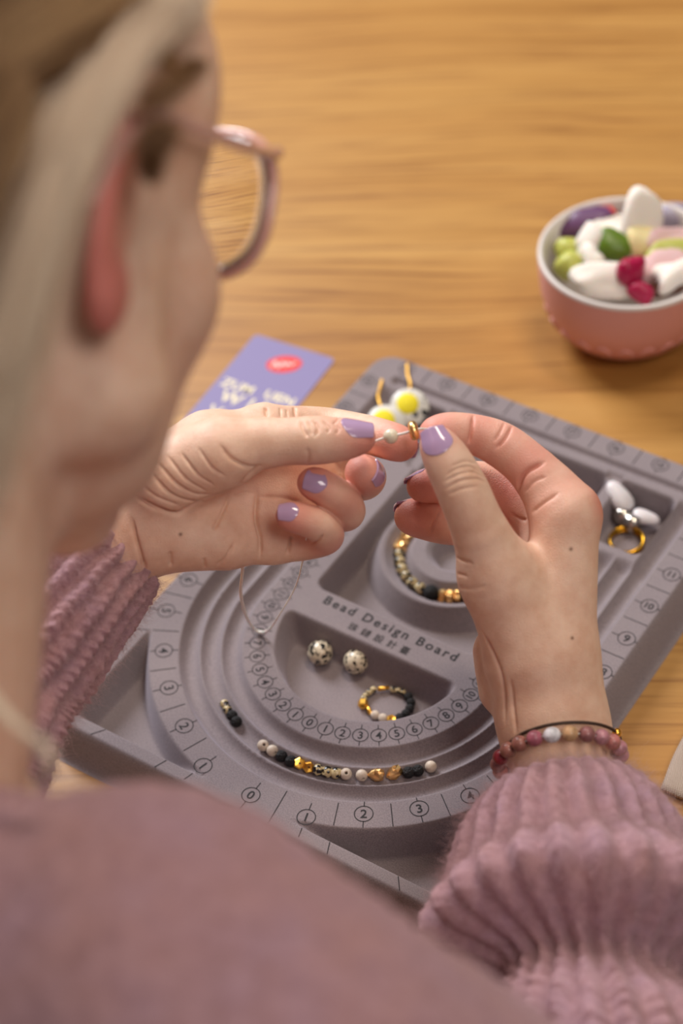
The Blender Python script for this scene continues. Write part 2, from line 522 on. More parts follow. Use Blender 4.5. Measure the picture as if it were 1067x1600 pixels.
def surface_nets(A, lo, h):
    s = A < 0
    nx, ny, nz = A.shape
    cs_ = np.zeros((nx - 1, ny - 1, nz - 1), np.uint8)
    for dx in (0, 1):
        for dy in (0, 1):
            for dz in (0, 1):
                cs_ += s[dx:nx - 1 + dx, dy:ny - 1 + dy, dz:nz - 1 + dz]
    act = np.argwhere((cs_ > 0) & (cs_ < 8))
    idx = -np.ones(cs_.shape, np.int32); idx[act[:, 0], act[:, 1], act[:, 2]] = np.arange(len(act))
    acc = np.zeros((len(act), 3)); cnt = np.zeros(len(act))
    corners = [(i, j, k) for i in (0, 1) for j in (0, 1) for k in (0, 1)]
    for c in corners:
        for ax in range(3):
            if c[ax]: continue
            c2 = list(c); c2[ax] = 1
            p = act + np.array(c); q = act + np.array(c2)
            a = A[p[:, 0], p[:, 1], p[:, 2]]; b = A[q[:, 0], q[:, 1], q[:, 2]]
            x = (a < 0) != (b < 0)
            t = np.where(x, a / np.where(x, a - b, 1), 0)
            pt = np.array(c, float)[None, :].repeat(len(act), 0); pt[:, ax] += t
            acc[x] += pt[x]; cnt[x] += 1
    V = (act + acc / cnt[:, None]) * h + lo
    quads = []
    for ax in range(3):
        o1, o2 = (ax + 1) % 3, (ax + 2) % 3
        sl0 = [slice(None)] * 3; sl1 = [slice(None)] * 3
        sl0[ax] = slice(0, -1); sl1[ax] = slice(1, None)
        a, b = s[tuple(sl0)], s[tuple(sl1)]
        e = np.argwhere(a != b)
        ok = (e[:, o1] > 0) & (e[:, o2] > 0) & (e[:, o1] < A.shape[o1] - 1) & (e[:, o2] < A.shape[o2] - 1)
        e = e[ok]
        inside = a[e[:, 0], e[:, 1], e[:, 2]]
        q = []
        for d1, d2 in ((-1, -1), (0, -1), (0, 0), (-1, 0)):
            p = e.copy(); p[:, o1] += d1; p[:, o2] += d2
            q.append(idx[p[:, 0], p[:, 1], p[:, 2]])
        q = np.stack(q, -1)
        q[~inside] = q[~inside][:, ::-1]
        quads.append(q)
    Q = np.concatenate(quads)
    return V, Q[(Q >= 0).all(1)]
def laplace(V, Q, it=2, lam=0.5):
    n = len(V)
    e = np.concatenate([Q[:, [0, 1]], Q[:, [1, 2]], Q[:, [2, 3]], Q[:, [3, 0]]])
    e = np.concatenate([e, e[:, ::-1]])
    deg = np.bincount(e[:, 0], minlength=n)[:, None] + 1e-9
    for _ in range(it):
        s = np.stack([np.bincount(e[:, 0], V[e[:, 1], i], n) for i in range(3)], -1)
        V = V + lam * (s / deg - V)
    return V
def normals(V, Q):
    n = np.cross(V[Q[:, 2]] - V[Q[:, 0]], V[Q[:, 3]] - V[Q[:, 1]])
    out = np.zeros_like(V)
    for i in range(4):
        for a in range(3): out[:, a] += np.bincount(Q[:, i], n[:, a], len(V))
    return out / (np.linalg.norm(out, axis=1)[:, None] + 1e-9)

# ------------------------------------------------------------------ hands
D0 = 885.0
def J(px, py, dd, r):
    """joint: photo pixel, depth offset (mm, + away), radius in photo pixels -> camera mm + radius mm"""
    d = D0 + dd
    p = cs(px, py, d)
    return np.array([p[0], p[1], p[2], r * d / F_PX])
def build_hand(palm, roots, fingers, lo, hi, h=0.52, extra=(), fk=1.0):
    F = Field(lo, hi, h); A = F.blank()
    for (a, b, k, sq) in palm: cone_into(F, A, a[:3], b[:3], a[3], b[3], k, sq)
    for (a, b, k) in roots: cone_into(F, A, a[:3], b[:3], a[3], b[3], k)
    for ch in fingers:
        G = F.blank()
        pts = spline(np.array(ch), 5)
        for a, b in zip(pts[:-1], pts[1:]): cone_into(F, G, a[:3], b[:3], a[3], b[3], 1.5)
        m = G < 20
        a = A[m]; d = G[m]; hh = np.clip(0.5 + 0.5 * (a - d) / fk, 0, 1)
        A[m] = a * (1 - hh) + d * hh - fk * hh * (1 - hh)
    for (c, R, M, k, carve) in extra: ell_into(F, A, c, R, M, k, carve)
    V, Q = surface_nets(A, F.lo, h)
    # orientation: camera frame (right, up, depth) is left-handed, so flip
    Q = Q[:, ::-1]
    V = laplace(V, Q, 4, 0.5)
    return V, Q
def bvh_of(V, Q):
    return BVHTree.FromPolygons([Vector(p) for p in V], [tuple(int(i) for i in q) for q in Q])
def ray_px(bvh, px, py):
    """first surface point under a photo pixel (camera mm)"""
    d = np.array([(px - W_PX / 2) / F_PX, (H_PX / 2 - py) / F_PX, 1.0])
    hit = bvh.ray_cast(Vector(d * 500), Vector(d / np.linalg.norm(d)))
    return None if hit[0] is None else np.array(hit[0])
def crease(V, Nn, bvh, line, depth, width):
    """press a fold line into the skin; the line is given where it runs over the visible surface"""
    pts = spline(np.array(line, float), 10)
    P = [ray_px(bvh, x, y) for x, y in pts]
    P = [p for p in P if p is not None]
    if len(P) < 2: return V
    P = np.array(P)
    # drop jumps to another finger
    keep = [0]
    for i in range(1, len(P)):
        if abs(P[i][2] - P[keep[-1]][2]) < 6: keep.append(i)
    P = P[keep]
    lo, hi = P.min(0) - width * 4, P.max(0) + width * 4
    ids = np.where(((V > lo) & (V < hi)).all(1))[0]
    if not len(ids): return V
    d2 = np.full(len(ids), 1e9); tt = np.zeros(len(ids))
    L = len(P) - 1
    for i in range(L):
        a, b = P[i], P[i + 1]; ab = b - a; l2 = ab @ ab + 1e-9
        t = np.clip(((V[ids] - a) @ ab) / l2, 0, 1)
        dd = ((V[ids] - a - t[:, None] * ab) ** 2).sum(1)
        m = dd < d2; d2[m] = dd[m]; tt[m] = (i + t[m]) / L
    fade = np.clip(np.minimum(tt, 1 - tt) * 5 + 0.15, 0, 1)
    x2 = d2 / width ** 2
    prof = np.exp(-x2) + 0.35 * np.exp(-x2 / 5)
    V = V.copy(); V[ids] -= Nn[ids] * (depth * fade * prof * 0.95)[:, None]
    return V
def nail(bvh, c, ax, nrm, wid, length, mt, parent, name='fingernail', curve=0.9, lift=0.35):
    """polished nail: a curved shell laid on the fingertip. c camera-mm centre above the nail,
    ax towards the tip, nrm outward"""
    ax = np.array(ax, float); ax /= np.linalg.norm(ax)
    nrm = np.array(nrm, float); nrm -= ax * (nrm @ ax); nrm /= np.linalg.norm(nrm)
    side = np.cross(ax, nrm)
    nu, nv = 15, 15
    top = np.zeros((nu, nv, 3)); nn = np.zeros((nu, nv, 3))
    R = wid * 0.5 / math.sin(curve)
    jk = 9
    for i in range(nu):
        for j in range(nv):
            s = -1 + 2 * i / (nu - 1); t = -1 + 2 * j / (nv - 1)
            # squoval outline: rounded at the root, nearly straight at the free edge
            ww = 1.0 - 0.06 * max(0, t) ** 3 - 0.22 * max(0, -t) ** 3
            tl = t * (1 - 0.10 * s * s) if t > 0 else t * (1 - 0.42 * s * s)
            a = curve * s * ww
            p = c + side * (R * math.sin(a)) + nrm * (R * math.cos(a) - R) + ax * (tl * length / 2)
            nn[i, j] = side * math.sin(a) * 0.9 + nrm * math.cos(a); nn[i, j] /= np.linalg.norm(nn[i, j])
            if j <= jk:
                hit = bvh.ray_cast(Vector(p + nn[i, j] * 6), Vector(-nn[i, j]))
                if hit[0] is not None and np.linalg.norm(np.array(hit[0]) - p) < 2.4: p = np.array(hit[0])
            top[i, j] = p
        for j in range(jk + 1, nv):
            d = top[i, jk] - top[i, jk - 4]; d /= np.linalg.norm(d)
            d = d * 0.7 + ax * 0.3 - nn[i, j] * 0.10
            t0 = -1 + 2 * jk / (nv - 1); t = -1 + 2 * j / (nv - 1)
            s = -1 + 2 * i / (nu - 1)
            top[i, j] = top[i, jk] + d * ((t - t0) * (1 - 0.10 * s * s) * length / 2)
    for _ in range(4):
        sm = top.copy()
        sm[1:-1] = (top[:-2] + 2 * top[1:-1] + top[2:]) / 4
        sm[:, 1:-1] = (sm[:, :-2] + 2 * sm[:, 1:-1] + sm[:, 2:]) / 4
        top = sm
    bot = top - nn * 0.9
    V = np.concatenate([(top + nn * lift).reshape(-1, 3), bot.reshape(-1, 3)])
    f = []; o2 = nu * nv
    g = lambda i, j: i * nv + j
    for i in range(nu - 1):
        for j in range(nv - 1):
            f.append((g(i, j), g(i + 1, j), g(i + 1, j + 1), g(i, j + 1)))
            f.append((o2 + g(i, j), o2 + g(i, j + 1), o2 + g(i + 1, j + 1), o2 + g(i + 1, j)))
    for i in range(nu - 1):
        f.append((g(i, 0), o2 + g(i, 0), o2 + g(i + 1, 0), g(i + 1, 0)))
        f.append((g(i, nv - 1), g(i + 1, nv - 1), o2 + g(i + 1, nv - 1), o2 + g(i, nv - 1)))
    for j in range(nv - 1):
        f.append((g(0, j), g(0, j + 1), o2 + g(0, j + 1), o2 + g(0, j)))
        f.append((g(nu - 1, j), o2 + g(nu - 1, j), o2 + g(nu - 1, j + 1), g(nu - 1, j + 1)))
    ob = new_obj(name, cs2w(V), f, mt, parent)
    md = ob.modifiers.new('bevel', 'BEVEL'); md.width = 0.0003; md.segments = 2; md.limit_method = 'ANGLE'; md.angle_limit = 0.9
    return ob

# ---- her left hand: palm to the camera, thumb on top, fingers folded back
Lw = J(170, 800, 18, 84)
LH_palm = [
    (J(105, 935, 14, 80), J(218, 800, 16, 82), 8, ((0, 0, 1), 0.78)),
    (J(215, 775, 14, 70), J(330, 705, 10, 58), 9, ((0, 0, 1), 0.72)),
    (J(330, 705, 10, 58), J(412, 682, 16, 44), 9, None),
    (J(230, 790, 18, 72), J(440, 722, 22, 46), 9, ((0, 0, 1), 0.8)),
    (J(235, 815, 18, 66), J(448, 785, 22, 44), 9, ((0, 0, 1), 0.8)),
    (J(240, 830, 16, 58), J(425, 842, 16, 38), 9, ((0, 0, 1), 0.85)),
    (J(245, 825, 10, 60), J(350, 845, 10, 42), 9, None),                 # heel of the palm
    (J(262, 742, -4, 62), J(345, 712, -12, 52), 10, None),               # ball of the thumb
]
LH_roots = [
    (J(345, 706, -12, 50), J(420, 690, -14, 38), 8),
    (J(412, 672, 16, 40), J(470, 672, 24, 32), 7),
    (J(440, 722, 22, 42), J(500, 735, 30, 32), 7),
    (J(448, 785, 22, 40), J(500, 795, 22, 31), 7),
    (J(425, 842, 16, 34), J(470, 848, 14, 27), 6),
]
LH_f = [
    [J(400, 694, -13, 40), J(450, 690, -15, 35), J(490, 688, -16, 36.5), J(530, 687, -16, 32), J(562, 684, -16, 25)],      # thumb
    [J(420, 672, 16, 38), J(500, 668, 30, 31), J(560, 676, 22, 29), J(600, 686, 12, 28.5), J(626, 694, 6, 27)],            # index
    [J(450, 722, 24, 38), J(520, 742, 34, 31), J(562, 752, 28, 29), J(573, 746, 12, 29), J(567, 738, 0, 28)],              # middle
    [J(455, 787, 22, 36), J(505, 795, 26, 30), J(540, 800, 12, 29), J(530, 779, -3, 27), J(503, 761, -8, 25.5), J(487, 754, -9, 22.5)],     # ring
    [J(430, 845, 16, 32), J(475, 848, 14, 26), J(510, 838, 4, 26), J(497, 820, -7, 24), J(466, 810, -11, 22.5), J(450, 806, -12, 19)],       # little
]
lo = cs(40, 1050, D0 + 40); hi = cs(665, 600, D0 + 75)
LV, LQ = build_hand(LH_palm, LH_roots, LH_f, [lo[0], lo[1], D0 - 40], [hi[0], hi[1], D0 + 70])

# ---- her right hand: seen from the back, thumb nearest the camera
RH_palm = [
    (J(905, 1300, 5, 92), J(862, 1120, 8, 82), 8, None),                  # forearm
    (J(862, 1120, 8, 80), J(848, 1040, 8, 84), 10, None),
    (J(868, 1030, 4, 62), J(884, 812, 2, 52), 10, None),                  # index metacarpal
    (J(850, 1030, 16, 66), J(872, 815, 24, 52), 10, None),
    (J(830, 1035, 28, 60), J(838, 835, 44, 46), 10, None),
    (J(812, 1040, 36, 52), J(805, 860, 58, 40), 10, None),
    (J(830, 1010, 2, 74), J(778, 900, -8, 58), 10, None),                 # ball of the thumb
    (J(785, 1020, 26, 46), J(782, 1080, 22, 34), 8, None),                # heel of the palm
]
RH_roots = [
    (J(778, 900, -8, 56), J(752, 835, -18, 44), 9),
    (J(884, 800, 2, 50), J(835, 738, 6, 38), 8),
    (J(872, 815, 24, 46), J(815, 775, 30, 34), 7),
    (J(838, 835, 44, 42), J(780, 815, 48, 32), 7),
    (J(805, 860, 58, 36), J(760, 850, 60, 28), 7),
]
RH_f = [
    [J(768, 872, -12, 50), J(742, 812, -20, 41), J(722, 764, -24, 39), J(700, 722, -25, 35), J(684, 694, -25, 28)],       # thumb
    [J(872, 780, 4, 46), J(825, 728, 6, 36), J(784, 696, 8, 34), J(745, 680, 8, 30), J(705, 675, 6, 29), J(680, 678, 4, 26)],   # index
    [J(850, 800, 26, 42), J(800, 770, 32, 33), J(750, 752, 34, 30), J(700, 755, 28, 27), J(660, 760, 22, 25)],             # middle
    [J(820, 830, 46, 38), J(770, 815, 50, 32), J(735, 820, 46, 31), J(695, 818, 38, 31), J(660, 811, 32, 29), J(642, 807, 30, 26)],  # ring
    [J(790, 860, 58, 34), J(760, 850, 66, 27), J(745, 860, 70, 25), J(765, 880, 62, 22)],                                  # little, hidden
]
lo = cs(600, 1330, D0 + 80); hi = cs(985, 630, D0 + 80)
RV, RQ = build_hand(RH_palm, RH_roots, RH_f, [lo[0], lo[1], D0 - 45], [hi[0], hi[1], D0 + 95])

LB = bvh_of(LV, LQ); RB = bvh_of(RV, RQ)
LCR = [  # line (photo pixels), depth mm, width mm
    ([(404, 729), (387, 747), (352, 777), (309, 794), (275, 803), (245, 794), (214, 777)], 1.78, 0.93),
    ([(245, 721), (275, 755), (305, 772), (331, 772)], 0.73, 0.56), ([(236, 738), (262, 768), (288, 781), (322, 785)], 0.84, 0.56),
    ([(221, 759), (245, 777), (279, 790)], 0.73, 0.56), ([(283, 708), (309, 742), (335, 759)], 0.53, 0.56),
    ([(262, 712), (290, 748), (322, 768)], 0.53, 0.50), ([(310, 700), (330, 730), (352, 745)], 0.42, 0.56), ([(207, 775), (228, 790), (250, 800)], 0.63, 0.56),
    ([(344, 695), (361, 716), (387, 729), (408, 729)], 0.73, 0.68),
    ([(402, 765), (400, 807), (406, 841), (406, 872)], 1.26, 0.74), ([(361, 772), (344, 807), (333, 828)], 0.73, 0.74), ([(384, 752), (372, 790), (365, 815)], 0.42, 0.62),
    ([(456, 837), (449, 867)], 1.16, 0.62), ([(404, 777), (439, 777), (473, 785)], 0.73, 0.68), ([(365, 850), (352, 872), (339, 884)], 0.53, 0.62),
    ([(206, 811), (212, 841), (221, 872), (227, 893)], 1.26, 0.81), ([(266, 862), (267, 886)], 0.63, 0.74), ([(318, 872), (320, 888)], 0.42, 0.62),
    ([(470, 657), (474, 671), (481, 683)], 0.58, 0.50), ([(490, 656), (497, 669), (492, 682)], 0.63, 0.50), ([(505, 657), (514, 669), (511, 676)], 0.47, 0.50),
    ([(481, 657), (486, 669), (487, 680)], 0.42, 0.50), ([(522, 661), (529, 670), (524, 678)], 0.37, 0.50), ([(480, 700), (482, 716), (478, 727)], 0.42, 0.62),
    ([(415, 636), (417, 655)], 0.95, 0.56), ([(460, 636), (462, 657)], 1.16, 0.50), ([(438, 637), (439, 652)], 0.42, 0.50), ([(448, 640), (450, 655)], 0.32, 0.50),
    ([(520, 663), (528, 655), (533, 648)], 0.32, 0.50), ([(400, 772), (380, 770), (366, 776)], 0.42, 0.62),
    ([(505, 836), (498, 846), (486, 850)], 0.63, 0.50), ([(528, 748), (520, 738)], 0.32, 0.50),
]
RCR = [
    ([(697, 744), (714, 732), (735, 729), (750, 737)], 0.63, 0.50), ([(694, 753), (714, 742), (740, 737), (757, 746)], 0.68, 0.50),
    ([(704, 730), (727, 721), (745, 724)], 0.47, 0.50), ([(695, 764), (718, 752), (745, 748), (760, 754)], 0.53, 0.50), ([(700, 773), (722, 764), (748, 760)], 0.37, 0.50), ([(706, 737), (728, 733), (744, 741)], 0.32, 0.50),
    ([(740, 646), (737, 670), (732, 694)], 1.05, 0.50), ([(801, 664), (790, 684), (774, 702)], 0.84, 0.50), ([(790, 657), (781, 676), (771, 690)], 0.42, 0.50),
    ([(850, 722), (822, 738), (810, 760), (808, 792)], 1.37, 0.81), ([(830, 801), (848, 787), (873, 770)], 0.53, 0.74), ([(796, 800), (812, 810), (834, 812)], 1.05, 0.62),
    ([(853, 745), (835, 752), (818, 770)], 0.42, 0.62), ([(708, 850), (722, 858), (738, 860)], 0.63, 0.56), ([(707, 868), (722, 876), (738, 880)], 0.73, 0.56), ([(712, 896), (730, 900)], 0.42, 0.56),
    ([(716, 918), (735, 920), (760, 915)], 0.32, 0.74), ([(752, 985), (772, 1025), (785, 1065), (789, 1130)], 0.95, 0.99), ([(797, 1060), (801, 1100), (806, 1148)], 0.73, 0.99),
    ([(688, 793), (680, 815), (672, 836)], 0.73, 0.56),
]
LN = -normals(LV, LQ); RN = -normals(RV, RQ)
for ln, dp, wd in LCR: LV = crease(LV, LN, LB, ln, dp * 1.6, wd * 0.95)
for ln, dp, wd in RCR: RV = crease(RV, RN, RB, ln, dp * 1.2, wd)
HANDV = np.concatenate([LV, RV])
def splash(V, pts):
    """0..1 amount per vertex near given (point, radius) pairs"""
    out = np.zeros(len(V))
    for p, r in pts: out = np.maximum(out, np.exp(-((V - np.array(p)[:3]) ** 2).sum(1) / (r * r)))
    return out
tips = [(LH_f[i][-1], 12) for i in range(5)] + [(RH_f[i][-1], 14 if i else 8) for i in range(4)]
tips += [(LH_f[3][3], 9), (LH_f[4][2], 10), (RH_f[1][2], 13), (RH_f[1][0], 14), (RH_f[1][3], 13), (RH_f[2][1], 16), (RH_f[3][2], 18), (RH_f[1][1], 15), (RH_f[2][3], 16), (J(935, 790, 0, 1), 10)]
red_h = splash(HANDV, tips)
mole = splash(HANDV, [(p, 0.75) for p in (ray_px(RB, 892, 858), ray_px(RB, 894, 997), ray_px(LB, 282, 835)) if p is not None])

def skin_material():
    mt = mat('skin', (214, 160, 130), 0.47, sss=0.22)
    n = N(mt)
    at = n.add('ShaderNodeAttribute'); at.attribute_name = 'redness'
    am = n.add('ShaderNodeAttribute'); am.attribute_name = 'mole'
    co = n.coords()
    mott = n.noise(co, 90, 3, 0.6)
    base = n.mix(n.ramp(mott, [(0.35, (0, 0, 0, 1)), (0.7, (1, 1, 1, 1))]), lin((238, 202, 178)), lin((224, 180, 154)))
    c = n.mix(at.outputs['Fac'], base, lin((216, 130, 118)))
    c = n.mix(am.outputs['Fac'], c, lin((110, 66, 48)))
    n.color(c)
    vo = n.add('ShaderNodeTexVoronoi', feature='DISTANCE_TO_EDGE'); vo.inputs['Scale'].default_value = 900
    n.link(n.coords((1, 1.6, 1)), vo.inputs['Vector'])
    fine = n.noise(co, 1400, 3, 0.6)
    mx = n.add('ShaderNodeMath', operation='ADD'); n.link(vo.outputs['Distance'], mx.inputs[0]); n.link(fine, mx.inputs[1])
    n.bump(mx.outputs[0], 0.45, 0.0004)
    return mt
SKIN = skin_material()
person = tag(empty('person', (-120, 250, 0)), 'person in a mauve knitted jumper and glasses threading beads with both hands', 'person')
NAIL = mat('lilac_nail_polish', (178, 148, 182), 0.14, coat=0.7)
def set_attr(me, name, arr):
    a = me.attributes.new(name, 'FLOAT', 'POINT'); a.data.foreach_set('value', np.asarray(arr, np.float32))
body_parts = [(HANDV, np.concatenate([LQ, RQ + len(LV)]), red_h, mole)]
E_MARK = 0
def tip_nail(bvh, px, py, dd, ax, nrm, wid, length, parent, curve=0.95):
    c0 = J(px, py, dd, 1)[:3]; nv = np.array(nrm, float); nv /= np.linalg.norm(nv)
    hit = bvh.ray_cast(Vector(c0 + nv * 14), Vector(-nv))
    c = np.array(hit[0]) if hit[0] is not None else c0 + nv * 6
    return nail(bvh, c, ax, nv, wid, length, NAIL, parent, curve=curve)
# ------------------------------------------------------------------ beads and jewellery
random.seed(4); rng = np.random.default_rng(7)
def stone_cream():
    mt = mat('cream_stone', (205, 190, 172), 0.55); n = N(mt)
    n.color(n.ramp(n.noise(n.coords(), 420, 4), [(0.3, lin((190, 170, 150))), (0.7, lin((222, 208, 192)))])); return mt
def lava():
    mt = mat('black_lava_stone', (26, 24, 25), 0.75); n = N(mt)
    v = n.add('ShaderNodeTexVoronoi'); v.inputs['Scale'].default_value = 1100; n.link(n.coords(), v.inputs['Vector'])
    n.bump(v.outputs['Distance'], 0.9, 0.0006); return mt
def dalmatian(name, base, scale, lo_, hi_, rough=0.25):
    mt = mat(name, base, rough, coat=0.3); n = N(mt)
    oi = n.add('ShaderNodeObjectInfo'); mp = n.add('ShaderNodeVectorMath', operation='ADD')
    mu = n.add('ShaderNodeVectorMath', operation='SCALE'); mu.inputs['Scale'].default_value = 3.0
    n.link(oi.outputs['Random'], mu.inputs[0]); n.link(n.coords(), mp.inputs[0]); n.link(mu.outputs[0], mp.inputs[1])
    vo = n.add('ShaderNodeTexVoronoi'); vo.inputs['Scale'].default_value = scale; n.link(mp.outputs[0], vo.inputs['Vector'])
    sp = n.add('ShaderNodeSeparateColor'); n.link(vo.outputs['Color'], sp.inputs[0])
    wob = n.noise(mp.outputs[0], scale * 2.2, 1, 0.5)
    def mth(op, x, y):
        k = n.add('ShaderNodeMath', operation=op)
        for q, val in enumerate((x, y)):
            if isinstance(val, (int, float)): k.inputs[q].default_value = val
            else: n.link(val, k.inputs[q])
        return k.outputs[0]
    lim = mth('ADD', mth('MULTIPLY', sp.outputs[0], hi_ - lo_), lo_)          # each spot its own size
    dist = mth('ADD', vo.outputs['Distance'], mth('MULTIPLY', mth('SUBTRACT', wob, 0.5), 0.45))
    k = mth('LESS_THAN', dist, lim)
    tint = n.ramp(n.noise(mp.outputs[0], scale * 0.5, 2), [(0.35, lin(base)), (0.7, lin(tuple(min(255, c + 22) for c in base)))])
    n.color(n.mix(k, tint, lin((22, 20, 22)))); return mt
CREAM = stone_cream(); LAVA = lava()
DALM = dalmatian('spotted_jasper', (208, 194, 168), 480, 0.15, 0.68)
DALM_S = dalmatian('small_spotted_jasper', (190, 170, 126), 480, 0.25, 0.78)
GOLD = mat('polished_gold', (255, 208, 140), 0.3, 1.0)
GOLD_M = mat('satin_gold', (250, 192, 84), 0.3, 1.0)
SILVER = mat('silver_metal', (200, 194, 186), 0.22, 1.0)
def bead_geo(r, hole=0.8, n=20, oval=1.0):
    """drilled round bead, hole along z"""
    a0 = math.asin(min(0.9, hole / r)); k = 11; prof = []
    for i in range(k):
        t = a0 + (math.pi - 2 * a0) * i / (k - 1)
        prof.append((r * math.sin(t), r * oval * math.cos(t)))
    prof += [(hole * 0.9, -r * oval * math.cos(a0) * 0.93), (hole * 0.9, r * oval * math.cos(a0) * 0.93)]
    return lathe(prof, n, close=True)
def hex_geo(r, hgt):
    """flat hexagonal drum bead with bevelled rims and a hole"""
    v, f = [], []
    rings = [(0.22 * r, hgt * 0.42), (0.80 * r, hgt * 0.5), (r, hgt * 0.34), (r, -hgt * 0.34), (0.80 * r, -hgt * 0.5), (0.22 * r, -hgt * 0.42)]
    for (q, z) in rings:
        for j in range(6): v.append((q * math.cos(j * math.pi / 3), q * math.sin(j * math.pi / 3), z))
    for i in range(6):
        i2 = (i + 1) % 6
        for j in range(6): f.append((i * 6 + j, i * 6 + (j + 1) % 6, i2 * 6 + (j + 1) % 6, i2 * 6 + j)[::-1])
    return np.array(v), f
def nugget_geo(L, r):
    """faceted tapering metal nugget with a drilled side"""
    v, f = uv_sphere(1, 9, 6)
    rs = np.random.default_rng(int(L * 100))
    v = v * np.array([L / 2, r, r]) * (1 + rs.uniform(-0.16, 0.16, (len(v), 1)))
    v[:, 1] *= 1 - 0.30 * v[:, 0] / (L / 2); v[:, 2] *= 1 - 0.30 * v[:, 0] / (L / 2)
    return v, f
def star_geo(r, hgt):
    """four-lobed gold spacer"""
    v, f = [], []
    n = 24
    for z, q in ((hgt / 2, 0.75), (hgt * 0.32, 1), (-hgt * 0.32, 1), (-hgt / 2, 0.75)):
        for j in range(n):
            a = 2 * math.pi * j / n
            rad = r * q * (0.80 + 0.22 * math.cos(4 * a)); v.append((rad * math.cos(a), rad * math.sin(a), z))
    for i in range(3):
        for j in range(n): f.append((i * n + j, i * n + (j + 1) % n, (i + 1) * n + (j + 1) % n, (i + 1) * n + j)[::-1])
    f.append(tuple(range(n))); f.append(tuple(range(3 * n, 4 * n))[::-1])
    return np.array(v), f
def rot_to(d, up=(0, 0, 1)):
    return Vector(d).to_track_quat('Z', 'Y').to_euler()
def placed(o, loc, eul=None):
    o.location = Vector(loc) * S
    if eul is not None: o.rotation_euler = eul
    return o
def chan_bead(px, py, z, geo, mt, name, label, cat, group=None, smooth=True, eul='tangent'):
    p = plane_pt(px, py, BZ + z)
    q = w2b(p)
    o = new_obj(name, *geo, mt, None, smooth)
    if eul == 'tangent':
        t = np.array([-q[1], q[0], 0.0]); t = b2w(q[0] + t[0], q[1] + t[1]) - b2w(q[0], q[1]); eul = rot_to(tuple(t) )
    placed(o, p, eul)
    return tag(o, label, cat, group)
R3 = (random.uniform(0, 3), random.uniform(0, 3), 0)
G1 = 'beads laid out in the curved channel'
BD = bead_geo(2.85); HX = hex_geo(2.9, 2.6)
zc = -2.9
chan_bead(411, 1165, zc, BD, CREAM, 'round_bead', 'cream bead at the far left end of the laid out row', 'bead', G1, eul=(0.5, 0.3, 0))
chan_bead(425.5, 1173, zc, BD, CREAM, 'round_bead', 'second cream bead from the left in the laid out row', 'bead', G1, eul=(0.9, 1.1, 0))
chan_bead(440, 1181.5, zc, BD, LAVA, 'round_bead', 'black lava bead touching the second cream bead from the left', 'bead', G1)
chan_bead(454.5, 1189.5, zc, BD, LAVA, 'round_bead', 'black lava bead touching the left gold hexagon', 'bead', G1)
chan_bead(468, 1193, zc, HX, GOLD_M, 'hexagon_bead', 'left of the two gold hexagon beads in the channel', 'bead', G1, False, (0.5, -0.15, 0.4))
chan_bead(482, 1198.5, zc, HX, GOLD_M, 'hexagon_bead', 'right gold hexagon bead next to the spotted beads', 'bead', G1, False, (0.9, 0.1, 0.2))
chan_bead(497, 1203, zc, BD, DALM_S, 'round_bead', 'spotted bead touching the right gold hexagon', 'bead', G1)
chan_bead(511.5, 1206, zc, BD, DALM_S, 'round_bead', 'darkest spotted bead, middle of the three in the row', 'bead', G1, eul=(0.4, 2.2, 1.0))
chan_bead(525.5, 1208, zc, BD, DALM_S, 'round_bead', 'spotted bead touching a cream bead in the channel', 'bead', G1, eul=(1.9, 0.2, 1.0))
chan_bead(540.5, 1209.5, zc, BD, CREAM, 'round_bead', 'cream bead with its hole showing, beside the spotted beads', 'bead', G1, eul=(0.45, 0.1, 0))
chan_bead(565, 1211.5, zc, BD, CREAM, 'round_bead', 'cream bead left of the gold nuggets', 'bead', G1, eul=(1.3, 0.9, 0))
NG = nugget_geo(8.2, 3.0)
chan_bead(588, 1211, zc, NG, GOLD, 'nugget_bead', 'left polished gold nugget bead with a dark hole', 'bead', G1, False, (0.4, 0.1, 2.9))
chan_bead(615, 1208, zc, nugget_geo(8.4, 3.1), GOLD, 'nugget_bead', 'right triangular gold nugget bead beside the black beads', 'bead', G1, False, (0.2, 0.1, 3.6))
chan_bead(638, 1207, zc, BD, LAVA, 'round_bead', 'black lava bead touching the right gold nugget', 'bead', G1)
chan_bead(653, 1204, zc, BD, LAVA, 'round_bead', 'rightmost black lava bead in the laid out row', 'bead', G1)
chan_bead(673, 1198, zc, BD, CREAM, 'round_bead', 'lone cream bead at the right end of the row', 'bead', G1, eul=(0.6, 1.9, 0))
BS = bead_geo(2.3, 0.6)
G2 = 'four small beads in the left of the channel'
chan_bead(350.5, 1100, -3.4, BS, DALM_S, 'round_bead', 'topmost small spotted bead of the four on the left', 'bead', G2, eul=(0.6, 0.2, 0))
chan_bead(355.5, 1108.5, -3.4, BS, DALM_S, 'round_bead', 'small spotted bead touching the two black ones on the left', 'bead', G2, eul=(1.4, 0.2, 0.3))
chan_bead(362.5, 1118, -2.9, bead_geo(2.75), LAVA, 'round_bead', 'upper black lava bead of the four on the left', 'bead', G2)
chan_bead(369.5, 1127.5, -2.9, bead_geo(2.75), LAVA, 'round_bead', 'lowest black lava bead of the four on the left', 'bead', G2)
BIG = bead_geo(6.3, 0.8, 40)
chan_bead(500, 1020, -(PIT - 6.3), BIG, DALM, 'large_bead', 'left large round spotted bead in the half moon tray', 'bead', 'two large spotted beads', eul=(1.2, 0.4, 0.3))
chan_bead(556, 1034, -(PIT - 6.3), BIG, DALM, 'large_bead', 'right large round spotted bead in the half moon tray', 'bead', 'two large spotted beads', eul=(0.3, 1.1, 2.3))

